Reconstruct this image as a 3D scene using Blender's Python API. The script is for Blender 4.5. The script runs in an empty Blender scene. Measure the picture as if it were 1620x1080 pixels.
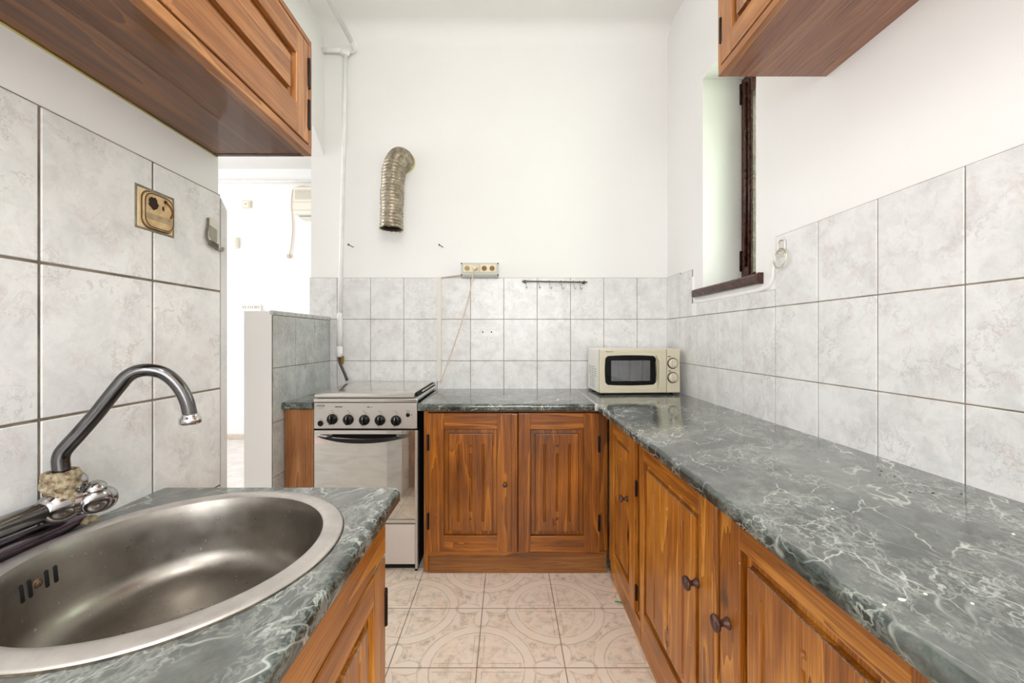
import bpy, bmesh, math, random
from mathutils import Vector, Matrix
random.seed(7)
PI = math.pi
C = bpy.context.scene.collection
SC = bpy.context.scene

# ------------------------------------------------------------------ camera calibration
F = 637.0; VX = 803.0; VY = 534.0; H = 1.12
def P(px, py, d):
    """point seen at pixel px,py at depth d (used only to measure positions)"""
    return Vector(((px-VX)*d/F, d, H-(py-VY)*d/F))

# ------------------------------------------------------------------ materials
class NT:
    def __init__(s, name):
        s.m = bpy.data.materials.new(name); s.m.use_nodes = True
        s.t = s.m.node_tree; s.t.nodes.clear()
        s.out = s.t.nodes.new('ShaderNodeOutputMaterial')
        s.b = s.t.nodes.new('ShaderNodeBsdfPrincipled')
        s.t.links.new(s.b.outputs[0], s.out.inputs[0])
    def put(s, sock, v):
        if isinstance(v, bpy.types.NodeSocket): s.t.links.new(v, sock)
        elif v is not None: sock.default_value = v
    def node(s, ty, ins=None, **kw):
        n = s.t.nodes.new(ty)
        for k, v in kw.items(): setattr(n, k, v)
        for k, v in (ins or {}).items(): s.put(n.inputs[k], v)
        return n
    def coord(s, which='Object'): return s.node('ShaderNodeTexCoord').outputs[which]
    def math(s, op, a, b=0.0, c=0.0, clamp=False):
        n = s.node('ShaderNodeMath', {0: a, 1: b, 2: c}, operation=op, use_clamp=clamp); return n.outputs[0]
    def vmath(s, op, a, b=(0,0,0)):
        n = s.node('ShaderNodeVectorMath', {0: a, 1: b}, operation=op); return n.outputs[0]
    def noise(s, v, scale, detail=4, rough=.55, dist=0.0, out='Fac'):
        return s.node('ShaderNodeTexNoise', {'Vector': v, 'Scale': scale, 'Detail': detail, 'Roughness': rough, 'Distortion': dist}).outputs[out]
    def ramp(s, f, stops, interp='LINEAR'):
        n = s.node('ShaderNodeValToRGB', {0: f}); r = n.color_ramp; r.interpolation = interp
        while len(r.elements) < len(stops): r.elements.new(.5)
        for e, (p, c) in zip(r.elements, stops):
            e.position = p; e.color = (*c, 1) if len(c) == 3 else c
        return n.outputs[0]
    def map(s, f, a, b, c=0.0, d=1.0):
        return s.node('ShaderNodeMapRange', {0: f, 1: a, 2: b, 3: c, 4: d}).outputs[0]
    def mix(s, f, a, b, mode='MIX'):
        n = s.node('ShaderNodeMix', data_type='RGBA', blend_type=mode)
        s.put(n.inputs[0], f)
        for k, v in ((6, a), (7, b)):
            if isinstance(v, tuple) and len(v) == 3: v = (*v, 1)
            s.put(n.inputs[k], v)
        return n.outputs[2]
    def bump(s, h, strength=.3, dist=.002):
        n = s.node('ShaderNodeBump', {'Strength': strength, 'Distance': dist, 'Height': h})
        s.t.links.new(n.outputs[0], s.b.inputs['Normal'])
    def set(s, **kw):
        names = dict(color='Base Color', rough='Roughness', metal='Metallic', ior='IOR', coat='Coat Weight',
                     coat_rough='Coat Roughness', trans='Transmission Weight', emit='Emission Color', emit_s='Emission Strength', spec='Specular IOR Level')
        for k, v in kw.items():
            if isinstance(v, tuple) and len(v) == 3: v = (*v, 1)
            s.put(s.b.inputs[names[k]], v)
        return s.m

def srgb(r, g, b):
    f = lambda c: (c/255/12.92) if c/255 <= .04045 else ((c/255+.055)/1.055)**2.4
    return (f(r), f(g), f(b))

def plain(name, rgb, rough=.5, metal=0.0, **kw):
    n = NT(name); n.set(color=srgb(*rgb), rough=rough, metal=metal, **kw)
    return n.m
def mottled(name, a, b, scale=30, rough=.5, metal=0.0, bump=0.0, bscale=None, r2=None, **kw):
    n = NT(name); v = n.coord()
    f = n.noise(v, scale, 5, .6)
    n.set(color=n.mix(n.map(f, .35, .68), srgb(*a), srgb(*b)), metal=metal, **kw)
    n.set(rough=n.map(f, .3, .7, rough, r2 if r2 is not None else rough))
    if bump: n.bump(n.noise(v, bscale or scale*3, 4), bump, .002)
    return n.m

def wood(name, axis, dark, mid, light, rough=.32, fine=1.0, knots=True, scratch=.0, coat=.28, cr=.12, bmp=.25):
    n = NT(name)
    rnd = n.node('ShaderNodeObjectInfo').outputs['Random']
    off = n.node('ShaderNodeCombineXYZ', {0: n.math('MULTIPLY', rnd, 17.3), 1: n.math('MULTIPLY', rnd, 31.1), 2: n.math('MULTIPLY', rnd, 23.7)}).outputs[0]
    v = n.vmath('ADD', n.coord(), off)
    lo, hi = .55, 9.0
    st = tuple(lo if i == axis else hi for i in range(3))
    sv = n.vmath('MULTIPLY', v, st)
    # knots
    kv = n.vmath('MULTIPLY', v, tuple(1.6 if i == axis else 5.5 for i in range(3)))
    kv = n.vmath('ADD', kv, n.vmath('MULTIPLY', n.noise(v, 6, 2, out='Color'), (.35, .35, .35)))
    vor = n.node('ShaderNodeTexVoronoi', {'Vector': kv, 'Scale': 1.0, 'Randomness': 1.0})
    kd = vor.outputs['Distance']
    bend = n.math('MULTIPLY', n.math('POWER', n.math('SUBTRACT', 1.0, n.math('MINIMUM', n.math('MULTIPLY', kd, 2.2), 1.0)), 2.0), 1.6 if knots else 0.25)
    warp = n.noise(sv, .9, 3, .5)
    rings = n.math('ADD', n.math('MULTIPLY', warp, 7.0*fine), bend)
    saw = n.math('FRACT', n.math('MULTIPLY', rings, 1.6))
    band = n.math('PINGPONG', n.math('MULTIPLY', rings, 1.6), 1.0)
    grainv = n.vmath('MULTIPLY', v, tuple(4.0 if i == axis else 240.0*fine for i in range(3)))
    gr = n.noise(grainv, 1.0, 4, .7)
    big = n.noise(v, 3.2, 2, .5)
    f = n.math('ADD', n.math('MULTIPLY', n.math('MULTIPLY', band, saw), .24), n.math('ADD', n.math('MULTIPLY', gr, .60), n.math('MULTIPLY', big, .36)))
    col = n.ramp(f, [(.30, dark), (.5, mid), (.72, light)])
    if knots:
        km = n.map(kd, .035, .10, 1.0, 0.0)
        col = n.mix(n.math('MULTIPLY', km, .8), col, tuple(c*.22 for c in dark))
    streak = n.map(n.noise(n.vmath('MULTIPLY', v, tuple(12.0 if i == axis else 330.0 for i in range(3))), 1.0, 2, .5), .58, .72)
    col = n.mix(n.math('MULTIPLY', streak, .55), col, tuple(c*.4 for c in dark))
    if scratch:
        sm = n.map(n.noise(v, 95, 3, .6), .70, .74)
        sm = n.math('MULTIPLY', sm, n.map(n.noise(v, 5, 2), .46, .6))
        col = n.mix(n.math('MULTIPLY', sm, scratch), col, srgb(225, 190, 150))
    n.set(color=col, coat=coat, coat_rough=cr)
    n.set(rough=n.map(gr, .3, .7, rough, rough+.16))
    n.bump(n.math('ADD', gr, n.math('MULTIPLY', saw, .15)), bmp, .0012)
    return n.m

LD, LM, LL = srgb(78, 38, 4), srgb(158, 92, 20), srgb(212, 146, 56)      # varnished pine of the base units
UD, UM, UL = srgb(88, 48, 18), srgb(150, 94, 46), srgb(188, 132, 78)     # same pine, the light on the wall units put into a paler tone
WL = [wood('pine_base_%s' % a, i, LD, LM, LL, scratch=.8) for i, a in enumerate('xyz')]
DD, DM, DL = srgb(58, 24, 2), srgb(128, 70, 6), srgb(180, 108, 16)
WB = [wood('pine_back_%s' % a, i, DD, DM, DL, scratch=.35) for i, a in enumerate('xyz')]
WU = [wood('pine_wall_unit_lit_%s' % a, i, UD, UM, UL, knots=False) for i, a in enumerate('xyz')]
WU2 = wood('pine_underside', 1, srgb(56, 28, 8), srgb(98, 56, 20), srgb(134, 86, 38), rough=.42, coat=.5, cr=.06, bmp=.05)  # same pine, painted darker for the unlit bottom of the cabinet
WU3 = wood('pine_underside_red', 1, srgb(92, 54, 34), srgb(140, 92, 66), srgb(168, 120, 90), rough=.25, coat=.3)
OAK = wood('oak_veneer', 0, srgb(96, 56, 20), srgb(134, 84, 36), srgb(164, 112, 58), fine=.6, knots=False, coat=.1, rough=.45)
OAKZ = wood('oak_veneer_upright', 2, srgb(108, 62, 26), srgb(152, 98, 50), srgb(184, 132, 82), fine=.9, knots=False, coat=.1, rough=.45)
M_KNOB = mottled('knob_bronze', (64, 40, 34), (104, 74, 62), 60, .35, .35)
M_HINGE = plain('hinge_iron', (34, 28, 26), .45, .7)
M_BARE = mottled('worn_edge', (96, 74, 64), (170, 148, 136), 160, .5)

def marble():
    n = NT('green_marble_laminate'); v = n.coord()
    rv = n.node('ShaderNodeVectorRotate', {'Vector': v, 'Angle': .55}, rotation_type='Z_AXIS').outputs[0]
    def warp(vec, sc, amt, det=3):
        return n.vmath('ADD', vec, n.vmath('MULTIPLY', n.vmath('SUBTRACT', n.noise(v, sc, det, .6, out='Color'), (.5, .5, .5)), (amt, amt, amt)))
    w = warp(rv, 5, .12); w2 = warp(rv, 14, .05); w3 = warp(v, 22, .03)
    def vein(vec, sc, wd, det=2, rough=.55):
        x = n.math('ABSOLUTE', n.math('SUBTRACT', n.noise(vec, sc, det, rough), .5))
        return n.map(x, 0.0, wd, 1.0, 0.0)
    def crack(vec, sc, wd):
        x = n.node('ShaderNodeTexVoronoi', {'Vector': vec, 'Scale': sc, 'Randomness': 1.0}, feature='DISTANCE_TO_EDGE').outputs['Distance']
        return n.map(x, 0.0, wd, 1.0, 0.0)
    st = n.vmath('MULTIPLY', w, (1.0, .38, 1.0)); st2 = n.vmath('MULTIPLY', w2, (1.0, .45, 1.0))
    g1 = n.map(n.noise(v, 5, 3), .46, .62); g2 = n.map(n.noise(n.vmath('ADD', v, (3, 3, 3)), 7, 3), .44, .60); g3 = n.map(n.noise(n.vmath('ADD', v, (6, 1, 3)), 9, 3), .45, .62)
    v1 = n.math('MULTIPLY', vein(st, 8, .012, 3), g1)
    v2 = n.math('MULTIPLY', vein(n.vmath('ADD', st2, (5, 3, 1)), 20, .022, 4, .6), g2)
    v3 = n.math('MULTIPLY', crack(st2, 16, .022), g3)
    v4 = n.math('MULTIPLY', vein(n.vmath('ADD', n.vmath('MULTIPLY', w3, (1, .5, 1)), (9, 2, 4)), 52, .06, 4, .65), g2)
    base = n.ramp(n.noise(n.vmath('MULTIPLY', w, (1, .5, 1)), 13, 7, .72), [(.32, srgb(14, 26, 24)), (.46, srgb(38, 49, 45)), (.58, srgb(76, 84, 79)), (.74, srgb(120, 126, 119))])
    m = n.math('MAXIMUM', n.math('MULTIPLY', v1, .95), n.math('MULTIPLY', v2, .6))
    m = n.math('MAXIMUM', m, n.math('MAXIMUM', n.math('MULTIPLY', v3, .8), n.math('MULTIPLY', v4, .25)))
    col = n.mix(m, base, srgb(206, 212, 202))
    dust = n.map(n.noise(v, 2.4, 5, .7), .40, .70, 0.12, .34)
    nz = n.node('ShaderNodeSeparateXYZ', {0: n.node('ShaderNodeNewGeometry').outputs['Normal']}).outputs[2]
    dust = n.math('MULTIPLY', dust, n.map(nz, .93, .995))
    col = n.mix(dust, col, srgb(190, 188, 184))
    n.set(color=col, ior=1.68)
    n.set(rough=n.map(n.noise(v, 14, 4), .35, .7, .05, .13))
    n.bump(n.noise(v, 160, 3), .02, .001)
    return n.m
M_MARBLE = marble()

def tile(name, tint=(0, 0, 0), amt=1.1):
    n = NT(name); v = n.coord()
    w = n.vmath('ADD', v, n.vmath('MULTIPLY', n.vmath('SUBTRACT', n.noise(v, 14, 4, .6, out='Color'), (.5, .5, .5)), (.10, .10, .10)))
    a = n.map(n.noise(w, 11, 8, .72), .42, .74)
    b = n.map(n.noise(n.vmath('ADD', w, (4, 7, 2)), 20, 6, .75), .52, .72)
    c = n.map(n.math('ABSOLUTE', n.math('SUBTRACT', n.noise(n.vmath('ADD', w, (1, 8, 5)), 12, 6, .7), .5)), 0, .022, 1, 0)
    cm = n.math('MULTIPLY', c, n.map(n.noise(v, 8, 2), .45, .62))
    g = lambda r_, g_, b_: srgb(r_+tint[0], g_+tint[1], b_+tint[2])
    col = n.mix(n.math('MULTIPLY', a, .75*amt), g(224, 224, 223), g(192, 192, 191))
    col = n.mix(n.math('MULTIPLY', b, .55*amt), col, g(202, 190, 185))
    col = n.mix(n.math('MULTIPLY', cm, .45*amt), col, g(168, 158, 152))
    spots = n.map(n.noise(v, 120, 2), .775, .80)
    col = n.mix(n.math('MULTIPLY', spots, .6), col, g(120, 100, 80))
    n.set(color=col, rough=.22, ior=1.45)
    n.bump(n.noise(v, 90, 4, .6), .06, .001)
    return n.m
M_TILE = tile('glazed_wall_tile')
M_TILE_SHADED = tile('glazed_wall_tile_shaded', (-30, -26, -25), 1.5)  # same tile, greyed to paint in the shade on the half wall
M_GROUT = mottled('brown_grout', (128, 116, 100), (160, 150, 134), 18, .9)
M_GROUT_D = mottled('dark_grout', (96, 88, 76), (140, 128, 112), 18, .9)

def plaster(name, rgb, d=5):
    n = NT(name); v = n.coord()
    f = n.noise(v, 2.2, 5, .6)
    n.set(color=n.mix(f, srgb(*[c-d for c in rgb]), srgb(*rgb)), rough=.85)
    n.bump(n.math('ADD', n.noise(v, 22, 4), n.math('MULTIPLY', n.noise(v, 3, 3), 2.0)), .14, .004)
    return n.m
M_WALL = plaster('white_wall_paint', (233, 232, 230))
M_CEIL = plaster('ceiling_paint', (232, 231, 228))
M_HALL = plaster('hall_wall_paint', (243, 243, 243), 2)
M_PIPE = mottled('painted_pipe', (228, 227, 224), (238, 237, 235), 12, .4)

def floor_mat():
    n = NT('printed_floor_tile'); v = n.coord()
    T = .30
    p = n.vmath('MULTIPLY', n.vmath('SUBTRACT', v, (.196, 1.667, 0)), (1/T, 1/T, 0))
    sp = n.node('ShaderNodeSeparateXYZ', {0: p}); x, y = sp.outputs[0], sp.outputs[1]
    M_ = n.math
    half = lambda s_: M_('MULTIPLY', s_, .5)
    def nearest(x, y):
        a = half(M_('ADD', x, y)); b = half(M_('SUBTRACT', x, y))
        da = M_('SUBTRACT', a, M_('ROUND', a)); db = M_('SUBTRACT', b, M_('ROUND', b))
        return M_('ADD', da, db), M_('SUBTRACT', da, db)
    ex, ey = nearest(x, y)
    ox, oy = nearest(M_('ADD', x, 1.0), y)
    ln = lambda a, b: M_('SQRT', M_('ADD', M_('MULTIPLY', a, a), M_('MULTIPLY', b, b)))
    wob = M_('MULTIPLY', M_('SUBTRACT', n.noise(v, 30, 3), .5), .03)
    r = M_('ADD', ln(ex, ey), wob); s = M_('ADD', ln(ox, oy), wob)
    def bandm(val, c0, w):   # 1 within w of c0
        return n.map(M_('ABSOLUTE', M_('SUBTRACT', val, c0)), w*.6, w, 1.0, 0.0)
    ring = bandm(r, .60, .055)
    line = M_('MAXIMUM', bandm(r, .665, .012), bandm(r, .54, .010))
    ang = M_('ARCTAN2', oy, ox)
    pet = M_('MULTIPLY', M_('ABSOLUTE', M_('COSINE', M_('MULTIPLY', ang, 2.0))), .36)
    petin = n.map(M_('SUBTRACT', pet, s), 0.0, .02)
    petline = bandm(M_('SUBTRACT', pet, s), 0.0, .018)
    fx = M_('ABSOLUTE', M_('SUBTRACT', x, M_('ROUND', x))); fy = M_('ABSOLUTE', M_('SUBTRACT', y, M_('ROUND', y)))
    e = M_('MINIMUM', fx, fy)
    edge_line = bandm(e, .06, .008)
    grout = n.map(e, .004, .0075, 1.0, 0.0)
    mott = n.map(n.noise(v, 26, 6, .75), .47, .70)
    mott2 = n.map(n.noise(n.vmath('ADD', v, (3, 1, 0)), 16, 6, .7), .45, .7)
    base = n.mix(M_('MULTIPLY', mott2, .55), srgb(234, 221, 205), srgb(230, 200, 172))
    inner = n.map(r, .52, .50)
    outer = M_('MULTIPLY', n.map(r, .67, .70), M_('SUBTRACT', 1.0, petin))
    gm = M_('MULTIPLY', M_('MAXIMUM', M_('MULTIPLY', inner, .55), M_('MULTIPLY', outer, .8)), mott)
    base = n.mix(gm, base, srgb(128, 124, 100))
    base = n.mix(M_('MULTIPLY', ring, .5), base, srgb(232, 220, 206))
    base = n.mix(M_('MULTIPLY', petin, .6), base, srgb(234, 222, 208))
    ll = M_('MAXIMUM', M_('MAXIMUM', line, petline), M_('MULTIPLY', edge_line, inner))
    ll = M_('MULTIPLY', ll, n.map(n.noise(v, 18, 3), .30, .52))
    base = n.mix(M_('MULTIPLY', ll, .45), base, srgb(150, 138, 116))
    dirt = n.map(n.noise(v, 3, 5, .7), .5, .8, 0, .3)
    base = n.mix(dirt, base, srgb(198, 176, 150))
    base = n.mix(M_('MULTIPLY', grout, .85), base, srgb(104, 88, 72))
    n.set(color=base, ior=1.45)
    n.set(rough=n.map(grout, 0, 1, .28, .9))
    n.bump(M_('SUBTRACT', 1.0, grout), .5, .0015)
    return n.m
M_FLOOR = floor_mat()
M_HALLFLOOR = mottled('hall_floor', (214, 208, 202), (236, 232, 228), 9, .3)

def steel(name, rgb, rough, spots=0.0, metal=1.0):
    n = NT(name); v = n.coord()
    f = n.noise(v, 9, 5, .65)
    col = n.mix(n.map(f, .35, .7), srgb(*rgb), srgb(*[int(c*.84) for c in rgb]))
    if spots:
        s1 = n.map(n.noise(v, 150, 3, .6), .68, .74); s2 = n.map(n.noise(n.vmath('ADD', v, (2, 2, 2)), 120, 3, .6), .70, .74)
        col = n.mix(n.math('MULTIPLY', s1, spots), col, srgb(214, 210, 202))
        col = n.mix(n.math('MULTIPLY', s2, spots), col, srgb(62, 50, 40))
    n.set(color=col, metal=metal)
    n.set(rough=n.map(n.noise(v, 30, 5, .7), .3, .7, rough, rough+.14))
    n.bump(n.noise(n.vmath('MULTIPLY', v, (40, 40, 240)), 1, 3), .04, .001)
    return n.m
M_SINK = steel('satin_sink_steel', (158, 152, 144), .28, .8)
M_RIM = steel('scratched_rim_steel', (214, 208, 202), .32, .35, .7)
M_CHROME = steel('worn_chrome', (196, 194, 194), .08, .10)
M_SPOUT = steel('dulled_chrome', (108, 106, 106), .10, .05)
M_CHROME_D = steel('tarnished_chrome', (104, 92, 102), .12, .35)
M_LIME = mottled('limescale', (178, 168, 138), (92, 56, 26), 130, .7, bump=.6, bscale=300)
M_STEEL = plain('brushed_cooker_steel', (204, 199, 193), .36, .75)
M_STEEL_L = plain('cooker_lid_steel', (212, 209, 204), .13, .8)
M_BLACK = plain('black_plastic', (12, 11, 12), .3, spec=.3)
M_BLACKM = plain('black_matt', (14, 12, 12), .7)
M_DARK = plain('dark_gap', (10, 8, 8), .9)
M_CREAM = plain('cream_plastic', (220, 214, 196), .35)
M_WHITEP = plain('white_plastic', (236, 234, 228), .35)
M_ALU = steel('aluminium_strip', (214, 212, 206), .35, 0, .6)
M_BROWN = mottled('dark_brown_varnish', (52, 26, 18), (74, 38, 26), 26, .22, r2=.34)

def oven_glass():
    n = NT('mirror_oven_glass'); v = n.coord()
    sm = n.noise(n.vmath('MULTIPLY', v, (7, 7, 26)), 1.0, 4, .6, 1.2)
    n.set(color=n.mix(n.map(sm, .4, .65), srgb(222, 220, 214), srgb(210, 206, 198)), metal=.93)
    n.set(rough=n.map(sm, .4, .7, .03, .08))
    return n.m
M_OVEN = oven_glass()

# ------------------------------------------------------------------ mesh helpers
def B(): return bmesh.new()
def merge(bm, tmp):
    me = bpy.data.meshes.new('tmp'); tmp.to_mesh(me); tmp.free()
    bm.from_mesh(me); bpy.data.meshes.remove(me)
def bx(bm, x0, x1, y0, y1, z0, z1, bev=0.0, seg=2, mi=0):
    t = bmesh.new()
    bmesh.ops.create_cube(t, size=1.0)
    for v in t.verts:
        v.co = Vector((x0 + (v.co.x+.5)*(x1-x0), y0 + (v.co.y+.5)*(y1-y0), z0 + (v.co.z+.5)*(z1-z0)))
    if bev:
        bmesh.ops.bevel(t, geom=list(t.edges), offset=bev, segments=seg, profile=.5, affect='EDGES')
    for f in t.faces: f.material_index = mi
    merge(bm, t)
def frame(tan):
    tan = tan.normalized()
    a = Vector((0, 0, 1)) if abs(tan.z) < .9 else Vector((1, 0, 0))
    u = tan.cross(a).normalized(); return u, tan.cross(u).normalized()
def sweep(bm, pts, rad, seg=16, cap=True, mi=0, flat=1.0):
    pts = [Vector(p) for p in pts]; n = len(pts)
    if not hasattr(rad, '__len__'): rad = [rad]*n
    rings = []; u = None
    for i, p in enumerate(pts):
        tan = (pts[min(i+1, n-1)] - pts[max(i-1, 0)]).normalized()
        if u is None: u, w = frame(tan)
        else:
            u = (u - tan*u.dot(tan)).normalized(); w = tan.cross(u).normalized()
        rings.append([bm.verts.new(p + (u*math.cos(2*PI*k/seg) + w*math.sin(2*PI*k/seg)*flat)*rad[i]) for k in range(seg)])
    for a, b in zip(rings, rings[1:]):
        for k in range(seg):
            f = bm.faces.new((a[k], a[(k+1) % seg], b[(k+1) % seg], b[k])); f.smooth = True; f.material_index = mi
    if cap:
        bm.faces.new(rings[0][::-1]).material_index = mi; bm.faces.new(rings[-1]).material_index = mi
    return rings
def smooth_path(pts, k=8):
    pts = [Vector(p) for p in pts]; out = []
    for i in range(len(pts)-1):
        p0, p1, p2, p3 = pts[max(i-1, 0)], pts[i], pts[i+1], pts[min(i+2, len(pts)-1)]
        for j in range(k):
            t = j/k
            out.append(.5*((2*p1) + (p2-p0)*t + (2*p0-5*p1+4*p2-p3)*t*t + (3*p1-p0-3*p2+p3)*t**3))
    out.append(pts[-1]); return out
def lathe(bm, o, ax, prof, seg=32, mi=0, smooth=True):
    """prof: list of (radius, distance along ax)"""
    o = Vector(o); ax = Vector(ax).normalized(); u, w = frame(ax); rings = []
    for r, h in prof:
        if r < 1e-6: rings.append([bm.verts.new(o + ax*h)])
        else: rings.append([bm.verts.new(o + ax*h + (u*math.cos(2*PI*k/seg) + w*math.sin(2*PI*k/seg))*r) for k in range(seg)])
    for a, b in zip(rings, rings[1:]):
        for k in range(seg):
            if len(a) == 1 and len(b) == 1: continue
            if len(a) == 1: vs = (a[0], b[(k+1) % seg], b[k])
            elif len(b) == 1: vs = (a[k], a[(k+1) % seg], b[0])
            else: vs = (a[k], a[(k+1) % seg], b[(k+1) % seg], b[k])
            f = bm.faces.new(vs); f.smooth = smooth; f.material_index = mi
def prism(bm, poly, axis, a, b, mi=0, smooth=False):
    """poly in the two other axes (in xyz order), extruded along axis from a to b"""
    def mk(p, t):
        c = [p[0], p[1]]; c.insert(axis, t); return bm.verts.new(c)
    A = [mk(p, a) for p in poly]; Bv = [mk(p, b) for p in poly]; n = len(poly)
    fs = [bm.faces.new(A), bm.faces.new(Bv[::-1])]
    for i in range(n):
        f = bm.faces.new((A[i], A[(i+1) % n], Bv[(i+1) % n], Bv[i])); f.smooth = smooth; fs.append(f)
    for f in fs: f.material_index = mi
def blob(bm, c, r, sub=3, mi=0, rot=None):
    """ellipsoid"""
    t = bmesh.new(); bmesh.ops.create_icosphere(t, subdivisions=sub, radius=1.0)
    M = (rot or Matrix.Identity(3)).to_4x4()
    for v in t.verts: v.co = Vector(c) + (M @ Vector((v.co.x*r[0], v.co.y*r[1], v.co.z*r[2])))
    for f in t.faces: f.smooth = True; f.material_index = mi
    merge(bm, t)

def thing(name, label, cat, loc=(0, 0, 0), group=None):
    o = bpy.data.objects.new(name, None); C.objects.link(o); o.location = loc; o.empty_display_size = .05
    o['label'] = label; o['category'] = cat
    if group: o['group'] = group
    return o
def root_of(o):
    while o.parent: o = o.parent
    return o
def obj(name, bm, mats, parent=None, label=None, origin=None, sm=None):
    bmesh.ops.recalc_face_normals(bm, faces=bm.faces)
    if origin is None: origin = Vector(root_of(parent).location) if parent else Vector((0, 0, 0))
    origin = Vector(origin)
    for v in bm.verts: v.co -= origin
    me = bpy.data.meshes.new(name); bm.to_mesh(me); bm.free()
    if not isinstance(mats, (list, tuple)): mats = [mats]
    for m in mats: me.materials.append(m)
    o = bpy.data.objects.new(name, me); C.objects.link(o)
    if parent: o.parent = parent
    else: o.location = origin
    if label: o['label'] = label
    if sm is not None:
        for p in me.polygons: p.use_smooth = True
        try: me.set_sharp_from_angle(angle=sm)
        except Exception: pass
    return o
def solo(name, bm, mats, label, cat, origin=(0, 0, 0), group=None, **kw):
    o = obj(name, bm, mats, None, origin=origin, **kw); o['label'] = label; o['category'] = cat
    if group: o['group'] = group
    return o
def struct(name, bm, mats, parent=None, **kw):
    o = obj(name, bm, mats, parent, **kw)
    if parent is None: o['kind'] = 'structure'
    return o
def lettering(name, txt, size, M, mat, parent, ext=.0003, sx=1.0):
    cu = bpy.data.curves.new(name, 'FONT'); cu.body = txt; cu.size = size; cu.extrude = ext; cu.align_x = 'CENTER'; cu.align_y = 'CENTER'
    tmp = bpy.data.objects.new(name, cu); C.objects.link(tmp)
    bpy.context.view_layer.update()
    dg = bpy.context.evaluated_depsgraph_get()
    me = bpy.data.meshes.new_from_object(tmp.evaluated_get(dg)); me.name = name
    bpy.data.objects.remove(tmp); bpy.data.curves.remove(cu)
    me.transform(M @ Matrix.Diagonal((sx, 1, 1, 1))); me.materials.clear(); me.materials.append(mat)
    o = bpy.data.objects.new(name, me); C.objects.link(o); o.parent = parent; return o
def copy_tree(o, parent=None):
    c = o.copy(); C.objects.link(c); c.parent = parent
    for ch in list(o.children): copy_tree(ch, c)
    return c

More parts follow.
